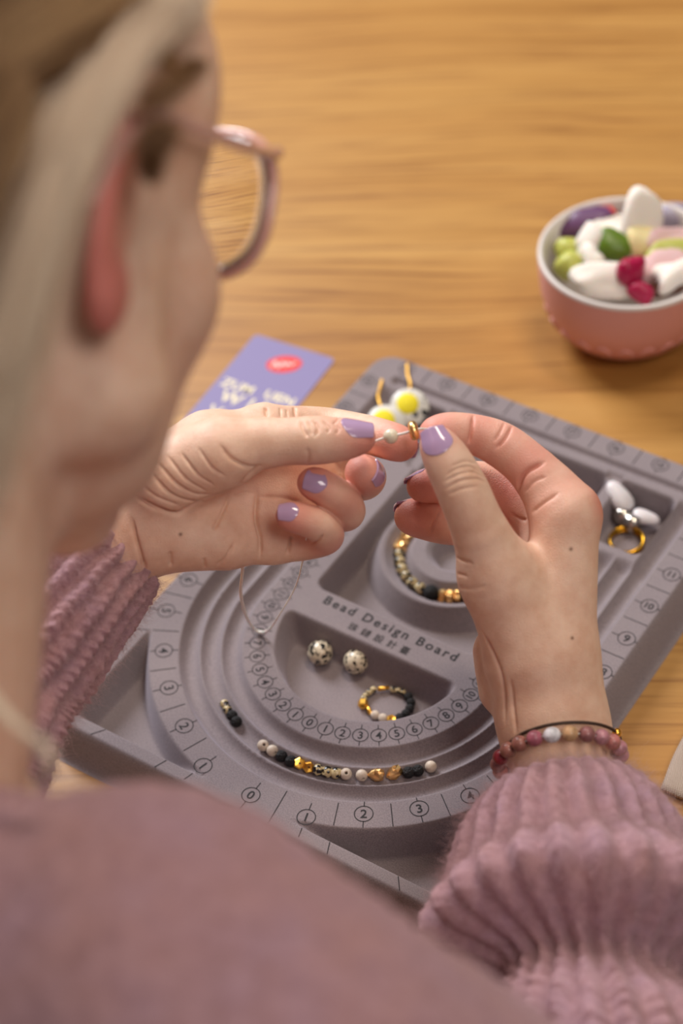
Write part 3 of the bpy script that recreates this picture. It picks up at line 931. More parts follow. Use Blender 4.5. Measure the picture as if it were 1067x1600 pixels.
# beaded finger ring lying in the half-round tray
fr = tag(empty('beaded_ring', plane_pt(604, 1100, BZ - PIT)), 'small ring of black, cream, gold and spotted beads in the half moon tray', 'ring')
rc = w2b(plane_pt(604, 1100, BZ - PIT + 2.3)); RR = 11.6
def ring_pt(a, z=-15.7): return b2w(rc[0] + RR * math.cos(a), rc[1] + RR * math.sin(a), z)
def put_child(o, parent, p, eul):
    o.parent = parent; o.location = (Vector(p) - Vector(parent.location) / S) * S; o.rotation_euler = eul
seq = [(576.5, 1109, 't', GOLD_M), (586, 1117, 'b', CREAM), (598, 1122, 'b', CREAM), (611.5, 1124, 'h', GOLD_M), (624, 1121.5, 'b', LAVA), (634, 1115, 'b', LAVA),
       (640, 1107, 'b', LAVA), (642, 1097.5, 'b', LAVA), (638, 1089, 'b', LAVA), (629, 1082, 's', DALM_S), (622, 1079, 's', DALM_S), (614, 1077, 's', DALM_S), (599, 1075.5, 't', GOLD_M),
       (583, 1077.5, 's', DALM_S), (577, 1081.5, 's', DALM_S), (571.5, 1087, 's', DALM_S), (568, 1092, 's', DALM_S), (567, 1099.5, 'c', GOLD_M)]
rb, rs_ = bead_geo(2.3, 0.5, 16), bead_geo(1.7, 0.4, 14)
for (x, y, k, mt) in seq:
    p0 = w2b(plane_pt(x, y, BZ - PIT + 2.3)); a = math.atan2(p0[1] - rc[1], p0[0] - rc[0])
    t = b2w(-math.sin(a), math.cos(a)) - b2w(0, 0)
    if k == 't': geo = lathe([(0.5, -3), (1.05, -2.9), (1.1, 2.9), (0.5, 3)], 12, True)
    elif k == 'h': geo = hex_geo(2.4, 2.2)
    elif k == 'c': geo = hex_geo(2.5, 4.0)
    elif k == 's': geo = rs_
    else: geo = rb
    o = new_obj({'t': 'tube_bead', 'h': 'hexagon_bead', 'c': 'faceted_bead'}.get(k, 'bead'), *geo, mt, None, k in 'bst')
    put_child(o, fr, plane_pt(x, y, BZ - PIT + 2.3), rot_to(tuple(t)) if k != 'h' else (0.3, 0.1, 0.4))
pts = [ring_pt(a) for a in np.linspace(0, 2 * math.pi, 48, endpoint=False)]
o = new_obj('elastic', *tube(np.array([(plane_pt(x, y, BZ - PIT + 2.3)) for x, y, _, _ in seq]) - np.array(fr.location) / S, 0.3, 6, closed=True), CREAM, fr)

# beaded bracelet in the round well
br = tag(empty('beaded_bracelet', b2w(RW[0], RW[1], -13)), 'bracelet of spotted, black and gold beads curled in the round well', 'bracelet')
bl = new_obj('elastic', *tube([np.array([_cb * 29 * math.cos(a) - _sb * 29 * math.sin(a), _sb * 29 * math.cos(a) + _cb * 29 * math.sin(a), 4.2]) for a in np.linspace(0, 2 * math.pi, 60, endpoint=False)], 0.35, 6, closed=True), CREAM, br)
b6, b8, st6 = bead_geo(3.2, 0.6, 18), bead_geo(4.1, 0.7, 20), star_geo(3.6, 3.4)
kinds = 'ggggddddddBgggBddddBggBddddB'
a = math.radians(172); i = 0; amax = a + 2 * math.pi
hd = bead_geo(2.9, 0.6, 16, 0.8)
while True:
    k = kinds[i % len(kinds)]; w = {'g': 3.9, 'd': 5.5, 'B': 8.0}[k]
    da = w / 29.0
    if a + da > amax: break
    am = a + da / 2
    loc = np.array([29 * math.cos(am), 29 * math.sin(am)])
    t = b2w(-math.sin(am), math.cos(am)) - b2w(0, 0)
    geo, mt, nm = {'g': (st6, GOLD, 'star_spacer'), 'd': (b6, DALM_S, 'bead'), 'B': (b8, LAVA, 'bead')}[k]
    o = new_obj(nm, *geo, mt, None, k != 'g')
    put_child(o, br, b2w(RW[0] + loc[0], RW[1] + loc[1], -8.6 if k != 'B' else -8.2), rot_to(tuple(t)))
    o.rotation_euler.rotate_axis('Z', random.uniform(0, 3))
    a += da; i += 1

# ---- earrings with yellow centres in the far-left tray
YEL = mat('yellow_felt', (244, 226, 40), 0.7)
DISC = dalmatian('grey_spotted_resin', (214, 210, 200), 170, 0.0, 0.35, 0.35)
nc = -CF * 0.75 + np.array([0.1, 0, 0.45]); nc /= np.linalg.norm(nc)
def earring(px, py, dz, hook, label):
    c = plane_pt(px, py, BZ + dz)
    e = tag(empty('earring', c), label, 'earring', 'pair of yellow centred earrings')
    q = rot_to(tuple(nc))
    o = new_obj('disc', *lathe([(0.01, -1.2), (10.2, -1.2), (11, 0), (10.2, 1.2), (0.01, 1.2)], 40), DISC, e); o.rotation_euler = q
    o = new_obj('yellow_inlay', *lathe([(0.01, 2.3), (4.5, 2.1), (6.2, 1.2), (6.3, 0.9)], 32), YEL, e); o.rotation_euler = q
    M3 = np.array(q.to_matrix())
    o.location = Vector(M3 @ np.array([-0.8, 1.8, 0])) * S
    P = spline(np.array([np.array(plane_pt(x, y, BZ + z)) - c for x, y, z in hook]), 14)
    L = np.concatenate([[0], np.cumsum(np.linalg.norm(np.diff(P, axis=0), axis=1))])
    new_obj('chain', *tube(P, 0.55 + 0.35 * np.abs(np.sin(L * 1.6)), 8), GOLD_M, e)
earring(640, 636, 0.5, [(640, 612, 3), (641, 600, 2), (637, 585, 1.2), (636, 568, 1)], 'upper spotted disc earring with a yellow centre in the far tray')
earring(603, 662, -1, [(598, 640, 3), (591, 622, 2), (594, 606, 1.4), (597, 594, 1)], 'lower spotted disc earring with a yellow centre beside the fingers')

# ---- far-right compartment: white points, silver tube, gold rings
WHITE = mat('white_porcelain', (226, 220, 222), 0.35, sss=0.2)
def point_geo(L, r):
    v, f = lathe([(0.01, 0), (r * 0.72, 0.05 * L), (r, 0.22 * L), (r * 0.98, 0.45 * L), (r * 0.75, 0.78 * L), (r * 0.42, 0.95 * L), (0.01, L)], 24)
    return v * np.array([1, 0.72, 1]) - np.array([0, 0, L / 2]), f
def lying(name, geo, px, py, z, px2, py2, z2, mt, label, cat, smooth=True):
    p = plane_pt(px, py, BZ + z); p2 = plane_pt(px2, py2, BZ + z2)
    o = new_obj(name, *geo, mt, None, smooth); placed(o, (p + p2) / 2, rot_to(tuple(p2 - p)))
    return tag(o, label, cat)
lying('pendant_point', point_geo(19, 6.0), 979, 793, -9, 955, 758, -1.5, WHITE, 'upper white rounded pendant leaning in the far right compartment', 'pendant')
lying('pendant_point', point_geo(15, 4.6), 988, 803, -9, 1030, 814, -11.5, WHITE, 'lower white pendant lying beside the silver tube', 'pendant')
e = tag(empty('magnetic_clasp', plane_pt(980, 812, BZ - PIT)), 'silver tube clasp lying between the white pendants and gold rings', 'clasp')
p = plane_pt(967, 801, BZ - PIT + 6.5); p2 = plane_pt(994, 822, BZ - PIT + 6.5); ax = p2 - p
o = new_obj('barrel', *lathe([(0.01, -7), (4.2, -7), (4.7, -6.4), (4.7, -0.5), (4.4, -0.25), (4.4, 0.25), (4.7, 0.5), (4.7, 6.4), (4.2, 7), (0.01, 7)], 28), SILVER, None)
put_child(o, e, (p + p2) / 2, rot_to(tuple(ax)))
o = new_obj('loop', *tube([(1.7 * math.cos(t), 0, 1.7 * math.sin(t)) for t in np.linspace(0, 2 * math.pi, 20, endpoint=False)], 0.45, 8, closed=True), SILVER, None)
put_child(o, e, p - ax / np.linalg.norm(ax) * 2.6, (0.3, 0.2, 0.5))
RGO = mat('ring_gold', (202, 148, 40), 0.2, 1.0)
def hoop(px, py, z, r, label):
    o = new_obj('finger_ring', *lathe([(r - 0.8, -1.1), (r + 0.25, -1.2), (r + 0.7, -0.6), (r + 0.75, 0.6), (r + 0.25, 1.2), (r - 0.8, 1.1)], 56, True), RGO)
    placed(o, plane_pt(px, py, BZ + z), (0.05, -0.08, 0)); return tag(o, label, 'ring', 'two gold rings')
hoop(978, 849, -(PIT - 1.3), 8.8, 'lower plain gold ring in the far right compartment')
hoop(979, 844, -(PIT - 3.8), 8.9, 'upper plain gold ring resting on the other gold ring')

# ---- thread with a cream bead and a gold rondelle between the fingertips
THR = mat('white_thread', (236, 230, 222), 0.5, sss=0.2)
def threadpts(L): return np.array([cam_pt(x, y, d) for x, y, d in L])
P = spline(threadpts([(566, 700, 884), (590, 688, 878), (611, 681.5, 876), (629, 677.5, 873.5), (646, 673, 872), (662, 670, 878), (690, 676, 884)]), 10)
nb = tag(empty('beading_thread', plane_pt(405, 988, BZ)), 'white beading thread looping from the left hand down to the board', 'thread')
def local(o, par): o.parent = par; o.matrix_parent_inverse = Matrix.Translation(par.location).inverted(); return o
local(new_obj('held_strand', *tube(P, 0.55, 8), THR), nb)
pe = plane_pt(404, 987, BZ + 0.6); de = float((pe - CO) @ CF)
P = spline(threadpts([(372, 858, 912), (379, 888, 915), (376, 925, 950), (383, 958, 990), (393, 978, de - 10), (404, 987, de - 1), (420, 984, de - 12), (440, 955, de - 45), (461, 918, 960), (472, 880, 920), (479, 838, 884)]), 12)
rad = np.interp(np.linspace(0, 1, len(P)), [0, 0.55, 0.7, 1], [0.8, 0.75, 0.36, 0.36])
local(new_obj('hanging_loop', *tube(P, rad, 8), THR), nb)
tdir = cam_pt(647, 673, 876) - cam_pt(611, 681.5, 876)
IV = mat('ivory_bead', (226, 218, 196), 0.22, sss=0.2, coat=0.4)
o = new_obj('round_bead', *bead_geo(3.3, 0.6, 28), IV); placed(o, cam_pt(610.5, 681.5, 876), rot_to(tuple(tdir)))
tag(o, 'ivory bead on the thread between the two hands', 'bead')
o = new_obj('rondelle_bead', *lathe([(0.7, -1.2), (2.7, -1.95), (4.0, -1.25), (4.3, 0), (4.0, 1.25), (2.7, 1.95), (0.7, 1.2)], 32, True), GOLD)
placed(o, cam_pt(646, 673, 872), rot_to(tuple(tdir))); tag(o, 'gold rondelle bead held at the right thumb tip', 'bead')

# ---- lavender card
CARD = mat('lavender_card', (134, 124, 168), 0.55)
cp = [plane_pt(399, 522, 0.4), plane_pt(524, 561, 0.4)]
ux = cp[1] - cp[0]; cw = np.linalg.norm(ux); ux /= cw; uy = np.array([ux[1], -ux[0], 0])     # towards the viewer
ch = cw * 1.75
dl = plane_pt(285, 660, 0.4) - cp[0]
if dl @ uy < 0: uy = -uy
uy2 = dl / np.linalg.norm(dl)
sk = math.degrees(math.acos(np.clip(ux @ uy2, -1, 1)))
def card_pt(a, b, z=0.0): return cp[0] + ux * a + uy * b + np.array([0, 0, z])
cd = tag(empty('printed_card', card_pt(cw / 2, ch / 2, -0.4)), 'lavender card with a red oval emblem and cream lettering on the table', 'card')
rr_ = 3.0; outl = []
for (cx, cy, a0) in ((rr_, rr_, 180), (cw - rr_, rr_, 270), (cw - rr_, ch - rr_, 0), (rr_, ch - rr_, 90)):
    for t in np.linspace(0, 90, 7): outl.append((cx + rr_ * math.cos(math.radians(a0 + t)), cy + rr_ * math.sin(math.radians(a0 + t))))
n_ = len(outl)
vv = [card_pt(a, b, 0.1) for a, b in outl] + [card_pt(a, b, -0.3) for a, b in outl]
ff = [tuple(range(n_)), tuple(range(n_, 2 * n_))[::-1]] + [(i, n_ + i, n_ + (i + 1) % n_, (i + 1) % n_) for i in range(n_)]
local(new_obj('card_sheet', vv, ff, CARD, smooth=False), cd)
REDI = mat('red_print', (226, 52, 44), 0.5); WHI = mat('white_print', (245, 225, 220), 0.5); CRI = mat('cream_print', (240, 228, 190), 0.5)
def card_px(x, y): 
    d = plane_pt(x, y, 0.6) - cp[0]; return np.array([d @ ux, d @ uy])
ec = card_px(444, 569)
def ellipse_geo(c, a, b, ang, z, n=36):
    v = [card_pt(*c, z)]
    for t in np.linspace(0, 2 * math.pi, n, endpoint=False):
        x, y = a * math.cos(t), b * math.sin(t)
        v.append(card_pt(c[0] + x * math.cos(ang) - y * math.sin(ang), c[1] + x * math.sin(ang) + y * math.cos(ang), z))
    return v, [(0, 1 + i, 1 + (i + 1) % n) for i in range(n)]
local(new_obj('red_emblem', *ellipse_geo(ec, 10.5, 7.2, -0.55, 0.16), REDI, smooth=False), cd)
sw = [(-7.5, 2.8), (-5, -2.5), (-3.5, 3), (-1, -1.5), (0.5, 2.2), (2.2, -0.8), (3.6, 2.0), (5.5, 0.2), (7.5, 0.8)]
sw = spline(np.array(sw), 8); ca, sa = math.cos(-0.55), math.sin(-0.55)
P = np.array([card_pt(ec[0] + x * ca - y * sa, ec[1] + x * sa + y * ca, 0.2) for x, y in sw])
local(new_obj('emblem_script', *tube(P, 0.75, 6), WHI), cd)
def card_text(s, c, size, bold=0.25):
    v, f = glyph(s, size, bold, 1.05)
    return new_obj('lettering', [card_pt(c[0] + p[0], c[1] - p[1], 0.18) for p in v], f, CRI, smooth=False)
for s_, (x, y), sz in (('ZUM', (371, 603), 9.5), ('UEN', (437, 622), 9.5), ('W I R', (385, 629), 13), ('V O', (352, 648), 13)):
    local(card_text(s_, card_px(x, y), sz), cd)

# ---- folded linen cloth, lower right
def linen():
    mt = mat('beige_linen', (196, 180, 160), 0.9); n = N(mt)
    w1 = n.add('ShaderNodeTexWave', wave_type='BANDS', bands_direction='X'); w1.inputs['Scale'].default_value = 380; w1.inputs['Distortion'].default_value = 0.6
    w2 = n.add('ShaderNodeTexWave', wave_type='BANDS', bands_direction='Y'); w2.inputs['Scale'].default_value = 380; w2.inputs['Distortion'].default_value = 0.6
    co = n.coords(); n.link(co, w1.inputs['Vector']); n.link(co, w2.inputs['Vector'])
    mu = n.add('ShaderNodeMath', operation='MULTIPLY'); n.link(w1.outputs['Fac'], mu.inputs[0]); n.link(w2.outputs['Fac'], mu.inputs[1])
    n.color(n.ramp(mu.outputs[0], [(0.1, lin((166, 144, 128))), (0.6, lin((232, 216, 202)))])); n.bump(mu.outputs[0], 0.8, 0.0006)
    return mt
LIN = linen()
c0 = plane_pt(1031, 1228, 5); e1 = plane_pt(1067, 1150, 5) - c0; e1 /= np.linalg.norm(e1); e2 = plane_pt(1067, 1252, 5) - c0; e2 -= e1 * (e1 @ e2) * 0.6; e2 /= np.linalg.norm(e2)
lc = tag(empty('linen_cloth', (c0 + e1 * 70 + e2 * 60) * np.array([1, 1, 0])), 'folded beige linen cloth on the table beside the right sleeve', 'cloth')
for li, (zt, ins, ww_, hh_) in enumerate(((2.4, 1.5, 160, 118), (5.0, 0.0, 160, 120))):
    nx_, ny_ = 60, 46; top = np.zeros((nx_, ny_, 3))
    for i in range(nx_):
        for j in range(ny_):
            a, b = ww_ * i / (nx_ - 1), hh_ * j / (ny_ - 1)
            ed = min(a, b, ww_ - a, hh_ - b)
            z = zt - 1.0 * math.exp(-ed / 0.9) + 0.35 * math.sin(a * 0.11 + li) * math.sin(b * 0.09)
            w_ = 0.5 * math.sin(a * 0.13 + 2 * li)
            top[i, j] = (c0 + e1 * (a + ins) + e2 * (b + ins + w_)) * np.array([1, 1, 0]) + np.array([0, 0, z])
    v = np.concatenate([top.reshape(-1, 3), (top - np.array([0, 0, 2.2])).reshape(-1, 3)]); f = []; K = nx_ * ny_
    g = lambda i, j: i * ny_ + j
    for i in range(nx_ - 1):
        for j in range(ny_ - 1):
            f.append((g(i, j), g(i, j + 1), g(i + 1, j + 1), g(i + 1, j))); f.append((K + g(i, j), K + g(i + 1, j), K + g(i + 1, j + 1), K + g(i, j + 1)))
        f.append((g(i, 0), g(i + 1, 0), K + g(i + 1, 0), K + g(i, 0))); f.append((g(i, ny_ - 1), K + g(i, ny_ - 1), K + g(i + 1, ny_ - 1), g(i + 1, ny_ - 1)))
    for j in range(ny_ - 1):
        f.append((g(0, j), K + g(0, j), K + g(0, j + 1), g(0, j + 1))); f.append((g(nx_ - 1, j), g(nx_ - 1, j + 1), K + g(nx_ - 1, j + 1), K + g(nx_ - 1, j)))
    local(new_obj('layer', v, f, LIN), lc)

# ---- pink bowl of sweets
BH = 58.0
rim = plane_pt(981, 391, BH)
bowl = tag(empty('sweets_bowl', (rim[0], rim[1], 0)), 'pink ceramic bowl with a white inside and embossed foot, full of sweets', 'bowl')
PINK = mat('pink_glaze', (230, 164, 154), 0.5); PWH = mat('white_glaze', (222, 214, 208), 0.4)
outer_p = [(0.01, 2), (20, 1.5), (22, 0.2), (27, 0.2), (30, 2), (38, 9), (45, 20), (49, 33), (50.5, 46), (51, BH - 2.5)]
new_obj('outside', *lathe(outer_p, 72), PINK, bowl)
new_obj('inside', *lathe([(51, BH - 2.5), (50.9, BH - 0.8), (50, BH), (48.6, BH - 0.4), (47.6, BH - 3), (46.5, 40), (42, 24), (34, 12), (20, 6), (0.01, 5)], 72), PWH, bowl)
# embossed arches round the lower side
for k in range(22):
    a = 2 * math.pi * k / 22; P = []
    for t in np.linspace(0, math.pi, 9):
        da = 0.105 * math.cos(t); z = 13 + 9 * math.sin(t)
        r_ = np.interp(z, [9, 20, 33], [38, 45, 49]) + 0.15
        P.append((r_ * math.cos(a + da), r_ * math.sin(a + da), z))
    new_obj('embossed_arch', *tube(np.array(P), 1.1, 6), PINK, bowl)
def candy_mat(nm, col, **k):
    return mat(nm, col, k.get('rough', 0.35), sss=0.35)
CW = candy_mat('white_foam', (240, 232, 222), rough=0.8); CPU = candy_mat('purple_gummy', (104, 68, 104)); CRE = candy_mat('red_gummy', (206, 72, 60)); CG = candy_mat('green_gummy', (92, 120, 24)); CLG = candy_mat('lime_gummy', (190, 192, 96)); CM = candy_mat('magenta_gummy', (164, 12, 66))
CY = candy_mat('yellow_gummy', (232, 216, 160)); CPK = candy_mat('pale_pink_foam', (226, 190, 190), rough=0.8); CBR = candy_mat('cola_gummy', (92, 58, 44)); CLI = candy_mat('lilac_gummy', (170, 160, 176))
def candy(name, px, py, z, size, eul, mt, label, shape='drop'):
    v, f = uv_sphere(1, 20, 12)
    v = v.copy()
    if shape == 'drop': v[:, 0:2] *= (1 - 0.35 * v[:, 2:3])
    if shape == 'heart':
        v[:, 2] += 0.35 * np.abs(v[:, 0]) - 0.15; v[:, 0] *= 1 - 0.25 * (v[:, 2] < 0) * -v[:, 2]
    if shape == 'bean': v[:, 1] += 0.35 * v[:, 2] ** 2
    if shape == 'ridged': v[:, 0:2] *= (1 + 0.10 * np.sin(v[:, 2:3] * 14))
    if shape == 'bottle': v[:, 0:2] *= np.where(v[:, 2:3] > 0.25, 0.55, 1.0)
    ln = np.random.default_rng(int(px * 7 + py)); kx = ln.uniform(-3.5, 3.5, (3, 3)); ph = ln.uniform(0, 6, 3)
    lump = sum(np.sin(v @ kx[i] + ph[i]) for i in range(3))[:, None] * (0.15 if mt in (CW, CPK) else 0.07)
    v = np.sign(v) * np.abs(v) ** 0.72 * np.array(size) * (0.95 + lump)
    o = new_obj(name, v, f, mt); placed(o, plane_pt(px, py, z), eul); return tag(o, label, 'sweet', 'sweets in the pink bowl')
zt = BH - 8
candy('gummy_sweet', 915, 348, zt, (9, 8, 17), (0.2, 1.35, 0.25), CPU, 'purple ridged gummy at the back left of the bowl', 'ridged')
candy('gummy_sweet', 951, 337, zt + 2, (6.5, 6.5, 5.5), (0, 1.3, 0.2), CRE, 'small red gummy touching the purple gummy', 'drop')
candy('foam_sweet', 1003, 335, zt + 13, (11, 7, 17), (-0.5, 0.32, 0.2), CW, 'white foam sweet standing tallest in the bowl', 'drop')
candy('gummy_sweet', 998, 375, zt + 6, (10, 9, 7), (0.4, 0.2, 0), CY, 'pale yellow sweet below the tall white foam sweet', 'heart')
candy('gummy_sweet', 958, 383, zt + 5, (11, 8, 7), (0.2, 0.3, -0.4), CG, 'dark green gummy in the middle of the bowl', 'bean')
candy('gummy_sweet', 888, 388, zt - 1, (8.5, 7, 8), (0.3, 0.2, 0.2), CLG, 'upper lime gummy against the left rim', 'drop')
candy('gummy_sweet', 889, 412, zt - 2, (8.5, 7, 8), (0.5, -0.3, 0.7), CLG, 'lower lime gummy against the left rim', 'drop')
candy('foam_sweet', 925, 388, zt - 1, (13, 9, 9), (0.3, 1.2, 0.9), CW, 'white foam sweet between the lime and dark green gummies', 'bean')
candy('foam_sweet', 926, 412, zt - 2, (13, 9, 8), (0.2, 1.5, 0.2), CW, 'white foam sweet just above the front rim on the left', 'bean')
candy('foam_sweet', 935, 442, zt - 2, (17, 9, 8), (0.1, 0.1, -0.1), CW, 'long white foam sweet at the front rim', 'bean')
candy('gummy_sweet', 986, 425, zt + 6, (8.5, 6, 9.5), (-0.5, 0.2, 0.2), CM, 'magenta heart shaped gummy near the front rim', 'heart')
candy('gummy_sweet', 1004, 455, zt, (8, 5, 6), (0.2, 0.4, -0.5), CM, 'magenta gummy tip below the magenta heart', 'drop')
candy('foam_sweet', 1045, 378, zt + 3, (17, 9, 8), (0.3, 0.2, 0.1), CPK, 'pale pink foam sweet on the right side', 'bean')
candy('gummy_sweet', 1052, 398, zt + 3, (17, 7, 6), (0.2, 0.1, 0.15), CLG, 'olive lime gummy lying on the pink foam', 'bean')
candy('foam_sweet', 1030, 415, zt, (16, 9, 8), (0.2, 0.1, 0.1), CPK, 'pale pink foam sweet under the olive gummy', 'bean')
candy('foam_sweet', 1052, 432, zt, (13, 8, 7), (0.1, 0.2, 0.4), CW, 'white foam sweet at the right front rim', 'bean')
candy('cola_sweet', 1042, 447, zt - 3, (14, 6, 6), (0.1, 0.1, 0.4), CBR, 'brown cola gummy at the front rim', 'bottle')
candy('gummy_sweet', 1052, 338, zt - 1, (14, 10, 7), (0.3, 0.2, 0.1), CLI, 'greyish lilac gummy at the back right', 'drop')
candy('foam_sweet', 965, 360, zt - 2, (16, 9, 8), (0.2, 0.2, 0.3), CW, 'white foam sweet behind the dark green gummy', 'bean')
candy('foam_sweet', 975, 405, zt - 6, (22, 14, 8), (0.1, 0.1, 0.0), CW, 'white foam sweet buried under the magenta heart', 'bean')
# ------------------------------------------------------------------ head and neck (camera-aligned millimetres)
Hf = np.array([0.45, 0.0, 0.89]); Hf /= np.linalg.norm(Hf)
Hu = np.array([0.10, 0.99, -0.05]); Hu -= Hf * (Hf @ Hu); Hu /= np.linalg.norm(Hu)
Hr = -np.cross(Hf, Hu)
EAR_PX, EAR_D = (196, 345), 600.0
HC = cs(*EAR_PX, EAR_D) - 74 * Hr
def hl(x, y, z): return HC + x * Hr + y * Hf + z * Hu          # head-local (right, forward, up) -> camera mm
HM = np.array([Hr, Hf, Hu])
def rotM(M, ax, ang):
    """rotate the rows of M about row ax"""
    a, b = [i for i in range(3) if i != ax]; M2 = M.copy()
    M2[a] = M[a] * math.cos(ang) + M[b] * math.sin(ang); M2[b] = -M[a] * math.sin(ang) + M[b] * math.cos(ang); return M2
hlo = np.array([-270, -160, 480.0]); hhi = np.array([40, 230, 790.0])
HF_ = Field(hlo, hhi, 2.0); A = HF_.blank()
ell_into(HF_, A, hl(0, -10, 42), (73, 95, 84), HM, 0)
ell_into(HF_, A, hl(0, 34, -2), (68, 60, 84), HM, 14)
for sx in (-1, 1): ell_into(HF_, A, hl(sx * 42, 44, 46), (28, 31, 40), HM, 14)
for sx in (-1, 1):
    cone_into(HF_, A, hl(sx * 60, 22, -50), hl(sx * 16, 72, -90), 17, 16, 16)
    cone_into(HF_, A, hl(sx * 46, 58, -20), hl(sx * 40, 52, -66), 20, 18, 16)
    cone_into(HF_, A, hl(sx * 55, 18, -20), hl(sx * 57, 16, -54), 17, 17, 12)
    ell_into(HF_, A, hl(sx * 46, 58, -16), (21, 21, 24), HM, 14)
    ell_into(HF_, A, hl(sx * 33, 98, 8), (15, 11, 10), HM, 8, carve=True)
    ell_into(HF_, A, hl(sx * 32, 80, 8), (12.5, 12.5, 12.5), HM, 2)
    cone_into(HF_, A, hl(sx * 12, 88, 24), hl(sx * 38, 80, 26), 7, 6, 14)
ell_into(HF_, A, hl(0, 76, -90), (20, 14, 14), HM, 16)
cone_into(HF_, A, hl(0, 88, 18), hl(0, 102, -20), 6, 8.5, 8)
ell_into(HF_, A, hl(0, 94, -22), (16, 11, 8), HM, 7)
ell_into(HF_, A, hl(0, 62, -54), (34, 26, 34), HM, 16)
ell_into(HF_, A, hl(0, 86, -48), (23, 6.5, 4.6), HM, 2.5); ell_into(HF_, A, hl(0, 85, -58), (19, 7, 5.4), HM, 2.5)
# neck down to the collar
NB = cs(-262, 1190, 618)
cone_into(HF_, A, hl(0, -18, -30), NB, 54, 56, 16)
cone_into(HF_, A, hl(0, 30, -70), NB + np.array([8, 12, 16]), 32, 44, 22)
# ears
EM = rotM(rotM(HM, 0, -0.18), 2, 0.28)
for sx in (-1, 1):
    c = hl(sx * 75, -8, 2)
    M = EM if sx > 0 else np.array([rotM(rotM(HM, 0, -0.18), 2, -0.28)[0], rotM(rotM(HM, 0, -0.18), 2, -0.28)[1], rotM(rotM(HM, 0, -0.18), 2, -0.28)[2]])
    ell_into(HF_, A, c, (6, 15, 30), M, 4)
    ell_into(HF_, A, c + M[0] * sx * 5 + M[1] * 2 + M[2] * 3, (4.5, 11, 20), M, 2.5, carve=True)
    ell_into(HF_, A, c + M[0] * sx * 2 + M[1] * 4 - M[2] * 25, (6, 10, 11), M, 5)
HV, HQ = surface_nets(A, HF_.lo, 2.0); HQ = HQ[:, ::-1]; HV = laplace(HV, HQ, 2, 0.5)
earc = hl(78, -8, 2)
lx = (HV - HC) @ Hr; ly = (HV - HC) @ Hf; lz = (HV - HC) @ Hu
ear_red = np.clip((lx - 70) / 6, 0, 1) * (np.hypot((ly + 8) / 22, (lz - 0) / 38) < 1) * (0.4 + 0.6 * np.clip((10 - ly) / 20, 0, 1))
cheek = 0.30 * np.exp(-(((lx - 45) / 28) ** 2 + ((ly - 70) / 30) ** 2 + ((lz + 25) / 28) ** 2))
lips = 0.9 * np.exp(-((lx / 19) ** 4 + ((lz + 53) / 9.5) ** 4)) * (ly > 84)
body_parts.append((HV, HQ, np.maximum(np.maximum(ear_red, cheek), lips), np.zeros(len(HV))))
# arms inside the sleeves, joining hands and trunk
WR = J(905, 1300, 5, 90); ELB = cs(985, 1900, 760); SHO = cs(430, 1760, 560)
LWR = J(76, 975, 8, 80); LELB = cs(-250, 1440, 775); LSHO = cs(-560, 1050, 690)
TR1 = NB + np.array([-15, -60, 30.0]); down = np.array([0, -0.704, 0.71])
AF = Field([-330, -480, 480], [190, 20, 1250], 5.0); A = AF.blank()
for a, b, ra, rb in ((WR[:3], ELB, 25, 34), (ELB, cs(905, 1995, 724), 34, 36), (cs(905, 1995, 724), cs(640, 1845, 592), 36, 38), (cs(640, 1845, 592), SHO, 38, 40), (LWR[:3], cs(-110, 1225, 850), 20, 28), (cs(-110, 1225, 850), LELB, 28, 36), (LELB, LSHO, 38, 42), (SHO, NB + np.array([0, -70, 10]), 38, 44), (LSHO, NB + np.array([-20, -40, 20]), 42, 50),
                     (NB, TR1, 52, 70), (TR1, TR1 + down * 330, 85, 105)):
    cone_into(AF, A, a, b, ra, rb, 18)
AV, AQ = surface_nets(A, AF.lo, 5.0); AQ = AQ[:, ::-1]; AV = laplace(AV, AQ, 2)
body_parts.append((AV, AQ, np.zeros(len(AV)), np.zeros(len(AV))))

# ------------------------------------------------------------------ jumper
def knit_material():
    mt = mat('mauve_wool', (164, 118, 124), 0.95, sheen=0.5); n = N(mt)
    a = n.noise(n.coords(), 34, 3, 0.6); b = n.noise(n.coords(), 700, 3, 0.7); e = n.noise(n.coords(), 190, 2, 0.6)
    c = n.mix(n.ramp(a, [(0.35, (0, 0, 0, 1)), (0.68, (1, 1, 1, 1))]), lin((178, 136, 138)), lin((172, 138, 154)))
    c = n.mix(n.ramp(e, [(0.3, (0.45,) * 3 + (1,)), (0.6, (0, 0, 0, 1))]), c, lin((120, 78, 80)))
    c = n.mix(n.ramp(b, [(0.45, (0, 0, 0, 1)), (0.7, (0.6,) * 3 + (1,))]), c, lin((188, 150, 152)))
    n.color(c); n.bump(b, 0.6, 0.0012)
    n.b.inputs['Sheen Tint'].default_value = lin((230, 200, 205))
    return mt
WOOL = knit_material()
SF = Field([-400, -520, 440], [170, 30, 1250], 4.0); A = SF.blank()
sh_in = cs(-140, 1540, 590); sh_out = cs(425, 1755, 555); sh_arm = cs(640, 1845, 590)
sh_mid = cs(225, 1535, 570)
for a, b, ra, rb, k in ((sh_in, sh_mid, 50, 53, 0), (sh_mid, sh_out, 53, 51, 10), (sh_out, sh_arm, 52, 56, 15), (sh_arm, cs(900, 2010, 720), 56, 62, 20), (cs(900, 2010, 720), cs(1000, 1930, 755), 62, 58, 20), (cs(1000, 1930, 755), cs(968, 1740, 776), 58, 54, 12),
                        (sh_in, LSHO, 52, 60, 25), (LSHO, LELB, 62, 56, 20), (TR1 + np.array([10, -62, 20]), TR1 + down * 340, 95, 125, 40), (sh_out, TR1 + down * 140, 55, 100, 40)):
    cone_into(SF, A, a, b, ra, rb, k)
